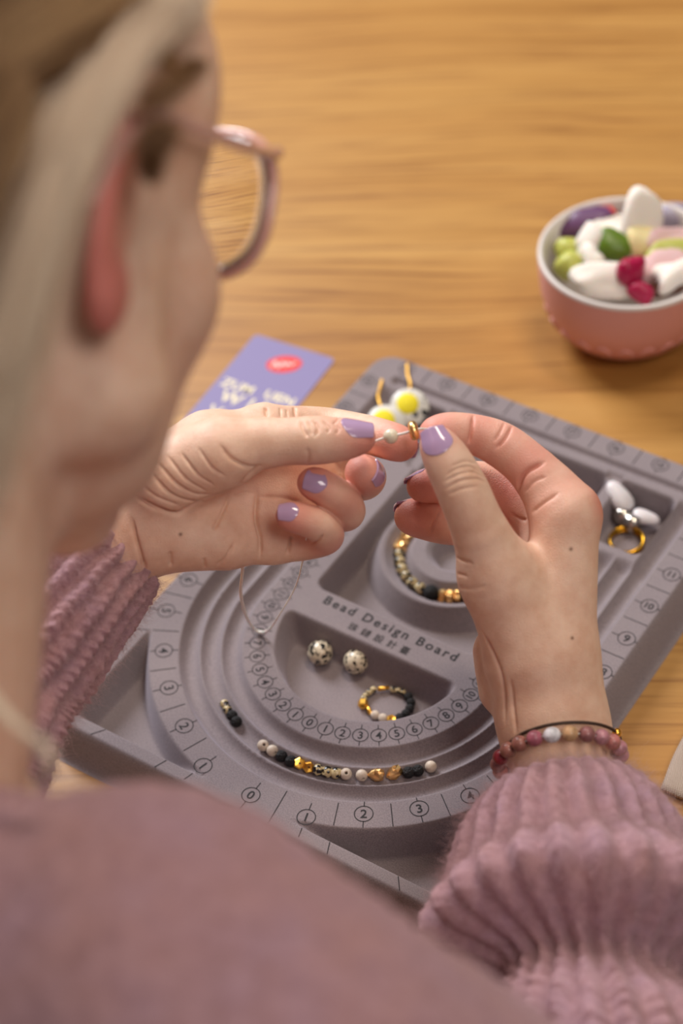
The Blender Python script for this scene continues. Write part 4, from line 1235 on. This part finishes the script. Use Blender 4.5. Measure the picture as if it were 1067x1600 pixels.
# collar round the neck
SV, SQ = surface_nets(A, SF.lo, 4.0); SQ = SQ[:, ::-1]; SV = laplace(SV, SQ, 3)
def wavy(V):
    return 1.2 * np.sin(V[:, 0] * 0.55 + 2 * np.sin(V[:, 2] * 0.2)) * np.sin(V[:, 1] * 0.5 + V[:, 2] * 0.35)
SNn = -normals(SV, SQ); SV = SV + SNn * wavy(SV)[:, None]
sweater = new_obj('sweater', cs2w(SV), SQ, WOOL)
cx_, cf_ = NB + np.array([0, -6, 0]), (NB - hl(0, -18, -30)); cf_ = cf_ / np.linalg.norm(cf_)
k1 = np.cross(cf_, [0, 0, 1.0]); k1 /= np.linalg.norm(k1); k2 = np.cross(cf_, k1)
P = np.array([cx_ + 61 * (math.cos(t) * k1 + math.sin(t) * k2) for t in np.linspace(0, 2 * math.pi, 60, endpoint=False)])
def fuzz(V, Nn, count, length, name, parent, seed=1, rad=0.03, front=True):
    """fine wool fibres standing off the knit"""
    g = np.random.default_rng(seed)
    pool = np.where(Nn[:, 2] < 0.35)[0] if front else np.arange(len(V))
    ids = g.choice(pool, count)
    p0 = V[ids] + g.normal(0, 0.5, (count, 3)); nn = Nn[ids] + g.normal(0, 0.75, (count, 3))
    nn /= np.linalg.norm(nn, axis=1)[:, None]
    L = length * g.uniform(0.4, 1.4, (count, 1)); bend = g.normal(0, 0.8, (count, 3)); bend2 = g.normal(0, 0.7, (count, 3))
    t = np.linspace(0, 1, 5)[None, :, None]
    Pp = p0[:, None, :] + (nn * L)[:, None, :] * t + (bend * L)[:, None, :] * t ** 2 + (bend2 * L)[:, None, :] * t ** 3 * np.sin(3 * t)
    v, f = strands(Pp, np.array([1, 1, 0.9, 0.7, 0.3]) * rad)
    o = new_obj(name, cs2w(v), f, FUZZ); o['kind'] = 'stuff'; o.parent = parent
    return o
FUZZ = mat('wool_fibre', (190, 152, 154), 0.8, sheen=0.4)
def knit_tube(axis, radii, ribs, name, slant=0.0, step=0.8, per=14, amp=2.2, stitch=5.2, crush=0.0, seed=3, stamp=((0, 0.16), (1, 0.16))):
    """ribbed knit sleeve along an axis: axis rows camera mm, radii (s mm, r mm)"""
    ax = spline(np.array(axis), 20); L = np.concatenate([[0], np.cumsum(np.linalg.norm(np.diff(ax, axis=0), axis=1))])
    s = np.arange(0, L[-1], step)
    Pc = np.stack([np.interp(s, L, ax[:, i]) for i in range(3)], -1)
    T = np.gradient(Pc, axis=0); T /= np.linalg.norm(T, axis=1)[:, None]
    lat = np.array([1.0, 0, 0]); E1 = lat - T * (T @ lat)[:, None]; E1 /= np.linalg.norm(E1, axis=1)[:, None]
    E2 = np.cross(T, E1); E2 *= np.sign(-E2[:, 2:3])                    # towards the camera
    n = ribs * per; th = np.linspace(0, 2 * math.pi, n, endpoint=False)
    sg = s[:, None] + 0 * th[None, :]; tg = th[None, :] + 0 * s[:, None]
    se = sg + slant * np.cos(tg) * np.clip(sg / 40, 0, 1)
    rs, rr = np.array(radii).T
    # smooth radius profile
    ss = np.linspace(rs[0], rs[-1], 500); rp = np.interp(ss, rs, rr); kk = np.hanning(21); kk /= kk.sum()
    rp = np.convolve(np.pad(rp, 10, mode='edge'), kk, 'valid')
    R = np.interp(se, ss, rp)
    # folds
    g = np.random.default_rng(seed); ph = g.uniform(0, 6, 6)
    R = R * (1 + crush * (0.5 * np.sin(3 * tg + ph[0] + 0.05 * se) + 0.35 * np.sin(5 * tg + ph[1] - 0.07 * se) + 0.4 * np.sin(2 * tg + 0.11 * se + ph[2])))
    p = (tg * ribs / (2 * math.pi) + 0.02 * np.sin(se * 0.3 + ph[3])) % 1.0
    rib = (0.5 + 0.5 * np.cos(2 * math.pi * (p - 0.5))) ** 0.8
    v = np.abs(2 * p - 1)
    kw = g.normal(0, 1, (14, 2)) * np.array([0.16, 9.0]); kp = g.uniform(0, 6.28, 14)
    rnd = sum(np.sin(kw[i, 0] * se + np.round(kw[i, 1]) * tg + kp[i]) for i in range(7)) / 2.6
    rnd2 = sum(np.sin(kw[i, 0] * 3.1 * se + np.round(kw[i, 1] * 2) * tg + kp[i]) for i in range(7, 14)) / 2.6
    st = np.sin(2 * math.pi * (se / stitch + 0.55 * (1 - v) + 0.30 * rnd)) * np.clip(0.75 + 0.5 * rnd2, 0, 1.5) + 0.45 * rnd2
    noise = 0.5 * np.sin(se * 1.9 + 13 * tg + ph[5]) * np.sin(tg * 41 + se * 0.7)
    fade = np.clip(se / 4 + 0.5, 0, 1)
    sa = np.interp(se, *np.array(stamp).T)
    D = amp * (rib - 0.6) * (1.25 - 0.6 * sa) + amp * 0.9 * sa * st * (0.35 + 0.65 * rib) + 0.05 * amp * noise
    R = R + D * fade
    V = Pc[:, None, :] + R[..., None] * (np.cos(tg)[..., None] * E1[:, None, :] + np.sin(tg)[..., None] * E2[:, None, :])
    # inner wall at the opening
    lipR = R[0] - 3.0
    V0 = Pc[0] + lipR[:, None] * (np.cos(th)[:, None] * E1[0] + np.sin(th)[:, None] * E2[0]) + T[0] * 3
    V1 = Pc[0] + (lipR - 2.5)[:, None] * (np.cos(th)[:, None] * E1[0] + np.sin(th)[:, None] * E2[0]) + T[0] * 22
    V = np.concatenate([V1[None], V0[None], V]); k = V.shape[0]
    idx = np.arange(k * n).reshape(k, n)
    q = np.stack([idx[:-1], np.roll(idx[:-1], -1, 1), np.roll(idx[1:], -1, 1), idx[1:]], -1).reshape(-1, 4)
    Vf = V.reshape(-1, 3)
    Nn = normals(Vf, q); mid = Vf - np.repeat(np.concatenate([Pc[:1], Pc[:1], Pc]), n, 0)
    flip = (Nn * mid).sum(1).mean() < 0
    if flip: Nn = -Nn
    # left-handed camera frame: outward in camera mm means reversed winding in the world
    if not flip: q = q[:, ::-1]
    o = new_obj(name, cs2w(Vf), q, WOOL, sweater)
    return o, Vf, Nn, n
rc_axis = [cs(880, 1230, 870), cs(884, 1256, 866), cs(894, 1320, 855), cs(905, 1400, 842), cs(925, 1520, 815), cs(960, 1680, 785), cs(985, 1850, 760)]
rc_rad = [(0, 30), (8, 37), (22, 45.5), (46, 53), (60, 58), (70, 66), (79, 66), (85, 54), (89, 38), (95, 31), (106, 38), (126, 54), (160, 62), (400, 62)]
_, V1_, N1_, n1 = knit_tube(rc_axis, rc_rad, 26, 'sleeve_cuff', slant=-9, per=14, amp=4.6, stitch=5.6, crush=0.02, stamp=((0, 0.09), (85, 0.10), (105, 0.3), (300, 0.32)))
fuzz(V1_[2 * n1:], N1_[2 * n1:], 52000, 3.6, 'wool_fuzz', sweater, 1, rad=0.032)
lc_axis = [cs(184, 852, 905), cs(150, 888, 902), cs(76, 975, 893), cs(-10, 1080, 880), cs(-110, 1225, 850), cs(-250, 1440, 775)]
lc_rad = [(0, 23.5), (8, 26), (25, 29), (45, 31), (70, 34), (110, 40), (300, 48)]
_, V2_, N2_, n2 = knit_tube(lc_axis, lc_rad, 18, 'sleeve_cuff', slant=4, per=14, amp=3.6, stitch=5.0, crush=0.06, seed=8, stamp=((0, 0.10), (35, 0.16), (60, 0.3), (300, 0.3)))
fuzz(V2_[2 * n2:], N2_[2 * n2:], 42000, 3.4, 'wool_fuzz', sweater, 2, rad=0.032)
fuzz(SV, SNn, 8000, 5.0, 'wool_fuzz', sweater, 5, rad=0.05)

# ------------------------------------------------------------------ hair
def hair_material(name, lo_c, hi_c):
    mt = mat(name, hi_c, 0.42); n = N(mt)
    at = n.add('ShaderNodeAttribute'); at.attribute_name = 'tone'
    n.color(n.mix(at.outputs['Fac'], lin(lo_c), lin(hi_c))); return mt
HB = hair_material('dark_blonde_hair', (110, 72, 42), (204, 166, 122))
HP = hair_material('light_blonde_hair', (224, 190, 156), (255, 240, 220))
def on_scalp(x, y, z, lift=0.0):
    """push a head-local direction onto the skull ellipsoid"""
    c = np.array([0, -10, 42.0]); R = np.array([76, 99, 88.0]) + lift
    d = np.stack([x, y, z], -1) - c
    return c + d / np.linalg.norm(d / R, axis=-1, keepdims=True)
def to_cam(P): return HC + P[..., 0:1] * Hr + P[..., 1:2] * Hf + P[..., 2:3] * Hu
def hair_obj(P, r0, name, mt, parent, tones):
    m_ = P.shape[1]
    v, f = strands(to_cam(P), np.linspace(1, 0.7, m_) * r0)
    o = new_obj(name, cs2w(v), f, mt); set_attr(o.data, 'tone', np.repeat(tones, m_ * 3)); o['kind'] = 'stuff'; o.parent = parent
    return o
g = np.random.default_rng(12)
# close-fitting hair mass
nn_ = 60
v, f = uv_sphere(1, 72, 44)
capv = []
for p in v:
    q = np.array([0, -10, 42]) + p * np.array([75.5, 98.5, 88])
    capv.append(q)
capv = np.array(capv)
def hair_region(q):
    # hairline: forehead edge, over the ear, down the nape
    front = 62 + 0.22 * (q[:, 2] - 60) - 0.30 * np.clip(70 - q[:, 2], 0, 200)
    low = np.where(q[:, 1] > -34, 44.0, -55.0)
    return (q[:, 1] < front) & (q[:, 2] > low)
reg = hair_region(capv)
ff_ = [q for q in f if all(reg[i] for i in q)]
hair = new_obj('hair', cs2w(to_cam(capv)), ff_, HB)
set_attr(hair.data, 'tone', np.full(len(capv), 0.35))
# crown: combed back from the hairline to the nape
n_c = 5200
th = g.uniform(-1.25, 1.25, n_c)                 # side angle at the hairline, 0 = forehead middle
m_ = 14
t = np.linspace(0, 1, m_)[None, :]
side = np.sin(th)[:, None]; topz = np.cos(th)[:, None]
x = 78 * side * (1 - 0.55 * t ** 2) ; yy = 70 - 25 * np.abs(side) - (150 - 15 * np.abs(side)) * t; z = 42 + 88 * topz * np.cos(t * 1.2) + 10 * t * 0 - 60 * t ** 2 - 6 * np.abs(side)
P = on_scalp(x, yy, z, 0)
lift = g.uniform(0, 7, (n_c, 1)) * np.sin(np.clip(t * 3.0, 0, 1.57)) + 1.0
c0_ = np.array([0, -10, 42.0]); P = c0_ + (P - c0_) * (1 + lift[..., None] / 88)
wave = g.normal(0, 1, (n_c, 1, 3)) * 1.2 * t[..., None]; P = P + wave
tone = np.clip(0.5 + 0.45 * np.sin(th * 14 + g.normal(0, 0.6, n_c)) + g.normal(0, 0.18, n_c), 0, 1)
hair_obj(P, 0.16, 'crown_strands', HB, hair, tone)
# light front locks drawn back over the temple and tucked behind the ear
def lock(path, n, spread, r0, name, mt, seed, tone_mu):
    gg = np.random.default_rng(seed)
    Q = spline(np.array(path, float), 6); k = len(Q)
    T, Nn, B = frames(Q)
    u = gg.normal(0, 1, (n, 2)); w = np.interp(np.linspace(0, 1, k), np.linspace(0, 1, len(spread)), spread)
    curl = gg.normal(0, 0.15, (n, 1)) * np.sin(np.linspace(0, 7, k))[None, :] 
    P = Q[None] + (u[:, 0:1] + curl)[..., None] * w[None, :, None] * Nn[None] + (u[:, 1:2] * 0.45)[..., None] * w[None, :, None] * B[None]
    # each strand starts and ends a little differently
    a0 = gg.uniform(0, 0.10, (n, 1)); a1 = gg.uniform(0.72, 1.0, (n, 1))
    fi = (a0 + (a1 - a0) * np.linspace(0, 1, k)[None, :]) * (k - 1); i0 = np.minimum(fi.astype(int), k - 2); fr_ = (fi - i0)[..., None]
    ii = np.arange(n)[:, None]; P = P[ii, i0] * (1 - fr_) + P[ii, i0 + 1] * fr_
    tone = np.clip(gg.normal(tone_mu, 0.22, n), 0, 1)
    return hair_obj(P, r0, name, mt, hair, tone)
lock([(30, 54, 108), (56, 30, 90), (74, 0, 66), (80, -28, 42), (79, -46, 8), (74, -53, -30), (66, -55, -66), (56, -52, -100)], 2600, [5, 5.5, 5, 4, 4, 5, 6, 6], 0.16, 'front_lock', HP, 1, 0.72)
lock([(20, 64, 106), (48, 50, 92), (66, 30, 74), (76, 8, 60), (80, -20, 46)], 1100, [4, 4, 3.5, 3, 3], 0.15, 'temple_strands', HP, 2, 0.45)
lock([(76, -64, 34), (72, -78, 0), (62, -84, -46), (48, -82, -90), (36, -76, -128), (28, -70, -158)], 1500, [7, 8, 8, 8, 7, 6], 0.16, 'back_lock', HB, 3, 0.55)
cb_ = lambda px, py, d: (lambda q: np.array([(q - HC) @ Hr, (q - HC) @ Hf, (q - HC) @ Hu]))(cs(px, py, d))
lock([cb_(262, 190, 572), cb_(246, 215, 570), cb_(236, 250, 570), cb_(232, 290, 572)], 260, [3.2, 3.4, 3, 2], 0.14, 'dark_lock', HB, 6, 0.05)  # short dark strands just ahead of the ear top
lock([cb_(312, 96, 596), cb_(292, 112, 588), cb_(262, 140, 580), cb_(225, 170, 576)], 260, [1.6, 2.6, 2.6, 2.2], 0.14, 'temple_wisp', HB, 7, 0.1)
# a loose curl resting on the collar
lock([cb_(-40, 1060, 560), cb_(10, 1118, 552), cb_(42, 1146, 548), cb_(68, 1165, 545), cb_(78, 1195, 545), cb_(66, 1225, 550)], 110, [0.9, 0.9, 0.8, 0.8, 0.8, 0.8], 0.16, 'loose_curl', HP, 4, 1.0)

# ------------------------------------------------------------------ glasses
FRAME = mat('rose_acetate', (212, 164, 152), 0.15, sss=0.3, coat=0.6)
GLASS = mat('lens_glass', (255, 255, 255), 0.0, trans=1.0, ior=1.5)
glasses = tag(empty('glasses', cs2w(hl(0, 95, 10)) ), 'blurred rose framed glasses worn by the person', 'glasses')
def to_local(o): o.parent = glasses; o.matrix_parent_inverse = Matrix.Translation(glasses.location).inverted(); return o
def lens_outline(k, sx):
    """rounded-square lens edge, head-local"""
    a = 2 * math.pi * k
    c, s_ = math.cos(a), math.sin(a)
    x = 29.5 * np.sign(c) * abs(c) ** 0.72; z = 25 * np.sign(s_) * abs(s_) ** 0.75
    return x, z
def lens_pos(x, z, sx, off=0.0):
    X = sx * (38 + x); Y = 106 - 0.0020 * (36 + x) ** 2 + 0.10 * (z - 8) + off
    return hl(X, Y, 17 + z)
for sx in (1, -1):
    P = np.array([lens_pos(*lens_outline(k, sx), sx) for k in np.linspace(0, 1, 72, endpoint=False)])
    to_local(new_obj('rim', *[(lambda vf: (cs2w(vf[0]), vf[1]))(tube(P, 2.0, 10, closed=True))][0], FRAME))
    # lens: thin shell, thicker at the edge
    nr, na = 8, 48; V = []; F2 = []
    for sd in (0, 1):
        for i in range(nr + 1):
            q = i / nr
            for j in range(na):
                x, z = lens_outline(j / na, sx); x *= q * 0.97; z *= q * 0.97
                rr2 = x * x + z * z
                V.append(lens_pos(x, z, sx, (0.5 - rr2 / 900.0) if sd == 0 else (-0.5 - rr2 / 260.0)))
    o2 = (nr + 1) * na
    for i in range(nr):
        for j in range(na):
            j2 = (j + 1) % na
            F2.append((i * na + j, i * na + j2, (i + 1) * na + j2, (i + 1) * na + j)); F2.append((o2 + i * na + j, o2 + (i + 1) * na + j, o2 + (i + 1) * na + j2, o2 + i * na + j2))
    for j in range(na):
        j2 = (j + 1) % na; F2.append((nr * na + j, nr * na + j2, o2 + nr * na + j2, o2 + nr * na + j))
    if sx < 0: F2 = [q[::-1] for q in F2]
    to_local(new_obj('lens', cs2w(np.array(V)), F2, GLASS))
    hx, hz = 29, 18.0
    h0 = np.array(lens_pos(hx, hz, sx))
    P = spline(np.array([h0, hl(sx * 70, 86, 33), hl(sx * 78, 50, 31), hl(sx * 80, 5, 31), hl(sx * 80, -12, 22), hl(sx * 77, -24, 2)]), 10)
    to_local(new_obj('temple', *[(lambda vf: (cs2w(vf[0]), vf[1]))(tube(P, np.linspace(2.3, 1.8, len(P)), 8))][0], FRAME))
P = spline(np.array([lens_pos(-25, 8, 1), hl(0, 105, 18), lens_pos(-25, 8, -1)]), 10)
to_local(new_obj('bridge', *[(lambda vf: (cs2w(vf[0]), vf[1]))(tube(P, 2.0, 8))][0], FRAME))

# ------------------------------------------------------------------ bracelets on the right wrist
axd = cs(890, 1300, 862) - cs(868, 1120, 890); axd /= np.linalg.norm(axd)
E1 = np.array([1, 0.20, 0.12]); E1 -= axd * (axd @ E1); E1 /= np.linalg.norm(E1)
E2 = np.cross(axd, E1); E2 *= -np.sign(E2[2])
def wrist_ring(c, a, r1, r2): return c + E1 * (r1 * math.cos(a)) + E2 * (r2 * math.sin(a))
c1 = cs(874, 1187, 882); r1, r2 = 26.5, 26.0
wb = tag(empty('bead_bracelet', cs2w(c1)), 'bracelet of pink, brown, beige and white beads on the right wrist', 'bracelet')
def bm(nm, col): 
    mt = mat(nm, col, 0.35, coat=0.2); n = N(mt)
    n.color(n.ramp(n.noise(n.coords(), 260, 3), [(0.35, lin(tuple(int(c * 0.86) for c in col))), (0.65, lin(tuple(min(255, int(c * 1.1)) for c in col)))])); return mt
WB = {'r': bm('dark_red_bead', (134, 40, 52)), 'b': bm('brown_pink_bead', (150, 98, 88)), 'p': bm('rose_bead', (168, 96, 112)), 'w': bm('white_bead', (225, 225, 232)), 'g': bm('beige_bead', (204, 164, 124)), 'm': bm('mauve_bead', (152, 102, 102)), 's': bm('salmon_bead', (188, 120, 116)), 'l': bm('pink_bead', (186, 130, 140))}
order = 'lslmgwpbbrmspbmlsbpmgl'
nb_ = len(order); w7 = bead_geo(3.55, 0.6, 20); w8 = bead_geo(3.4, 0.6, 20, 1.12)
for i, ch_ in enumerate(order):
    a = math.radians(20) + 2 * math.pi * i / nb_
    p = cs2w(wrist_ring(c1, a, r1, r2)); t = cs2w(wrist_ring(c1, a + 0.05, r1, r2)) - p
    o = new_obj('bead', *(w8 if ch_ == 'w' else w7), WB[ch_], None); put_child(o, wb, p, rot_to(tuple(t)))
P = np.array([cs2w(wrist_ring(c1, a, r1, r2)) for a in np.linspace(0, 2 * math.pi, 60, endpoint=False)])
local(new_obj('elastic', *tube(P, 0.4, 6, closed=True), THR), wb)
CORD = mat('brown_cord', (62, 44, 34), 0.6)
c2 = cs(880, 1166, 884); E1b = np.array([1, 0.24, 0.12]); E1b -= axd * (axd @ E1b); E1b /= np.linalg.norm(E1b)
cbk = tag(empty('cord_bracelet', cs2w(c2)), 'thin dark brown cord bracelet with a gold bead on the right wrist', 'bracelet')
P = np.array([cs2w(c2 + E1b * (24.5 * math.cos(a)) + E2 * (23.5 * math.sin(a))) for a in np.linspace(0, 2 * math.pi, 72, endpoint=False)])
local(new_obj('cord', *tube(P, 0.75, 8, closed=True), CORD), cbk)
o = new_obj('gold_bead', *bead_geo(2.1, 0.7, 16), GOLD_M); p = cs2w(c2 + E1b * (24.5 * math.cos(0.45)) + E2 * (23.5 * math.sin(0.45)))
put_child(o, cbk, p, rot_to(tuple(CR + CU * 0.2)))
# ------------------------------------------------------------------ one continuous body, nails
_v = np.concatenate([b[0] for b in body_parts]); _off = np.cumsum([0] + [len(b[0]) for b in body_parts])
_q = np.concatenate([b[1] + o_ for b, o_ in zip(body_parts, _off)])
body = new_obj('body', cs2w(_v), _q, SKIN, None)
set_attr(body.data, 'redness', np.concatenate([b[2] for b in body_parts]))
set_attr(body.data, 'mole', np.concatenate([b[3] for b in body_parts]))
def adopt(child, parent):
    child.parent = parent
    child.matrix_parent_inverse = (Matrix.Translation(parent.location) if parent.parent is None and parent.type == 'EMPTY' else Matrix.Identity(4)).inverted()
adopt(body, person)
for a in [
    (RB, 681, 693, -25, (-15, 41, 4), (-0.10, 0.12, -1), 13.0, 12.8, body, 0.85),
    (RB, 655, 760, 22, (-1, 0.05, -0.2), (-0.35, 0.9, 0.25), 9.5, 10.5, body, 0.95),
    (RB, 640, 807, 30, (-1, 0.1, -0.2), (-0.3, 0.9, 0.45), 9.5, 10.5, body, 0.95),
    (RB, 690, 680, 5, (-1, 0.0, 0.0), (0.0, 0.5, 0.85), 10, 10.5, body, 0.95),
    (LB, 560, 686, -16, (1, 0.06, 0.05), (-0.05, 0.80, -0.6), 12.6, 14.2, body, 0.9),
    (LB, 628, 694, 6, (1, -0.25, -0.2), (0.35, -0.25, 0.9), 10, 11, body, 0.95),
    (LB, 569, 740, 3, (-0.25, 0.45, -0.85), (0.9, -0.05, -0.42), 10.0, 10.5, body, 0.95),
    (LB, 495, 759, -9, (-1, 0.30, 0), (-0.06, 0.24, -0.95), 8.8, 10.4, body, 0.9),
    (LB, 452, 806, -12, (-1, 0.04, 0), (-0.06, 0.40, -0.9), 8.0, 9.2, body, 0.9),
]:
    tip_nail(*a[:-2], a[-2], curve=a[-1])
for ob in (sweater, hair): adopt(ob, person)
# eyes looking down at the beads
EYEW = mat('eye_white', (228, 220, 214), 0.15); IRIS = mat('grey_blue_iris', (70, 84, 92), 0.1)
for sx in (-1, 1):
    ev, ef = uv_sphere(12.2, 24, 14)
    gz = Hf * 0.9 - Hu * 0.35; gz /= np.linalg.norm(gz)
    c = hl(sx * 32, 82.5, 7)
    eo = new_obj('eye', cs2w(c + ev), ef, EYEW, body)
    g1_ = np.cross(gz, Hr); g1_ /= np.linalg.norm(g1_); g2_ = np.cross(gz, g1_)
    dv = [c + gz * 12.5]
    for q in np.linspace(0, 2 * math.pi, 24, endpoint=False): dv.append(c + gz * 11.2 + 5.4 * (math.cos(q) * g1_ + math.sin(q) * g2_))
    new_obj('iris', cs2w(np.array(dv)), [(0, 1 + i, 1 + (i + 1) % 24) for i in range(24)], IRIS, eo)
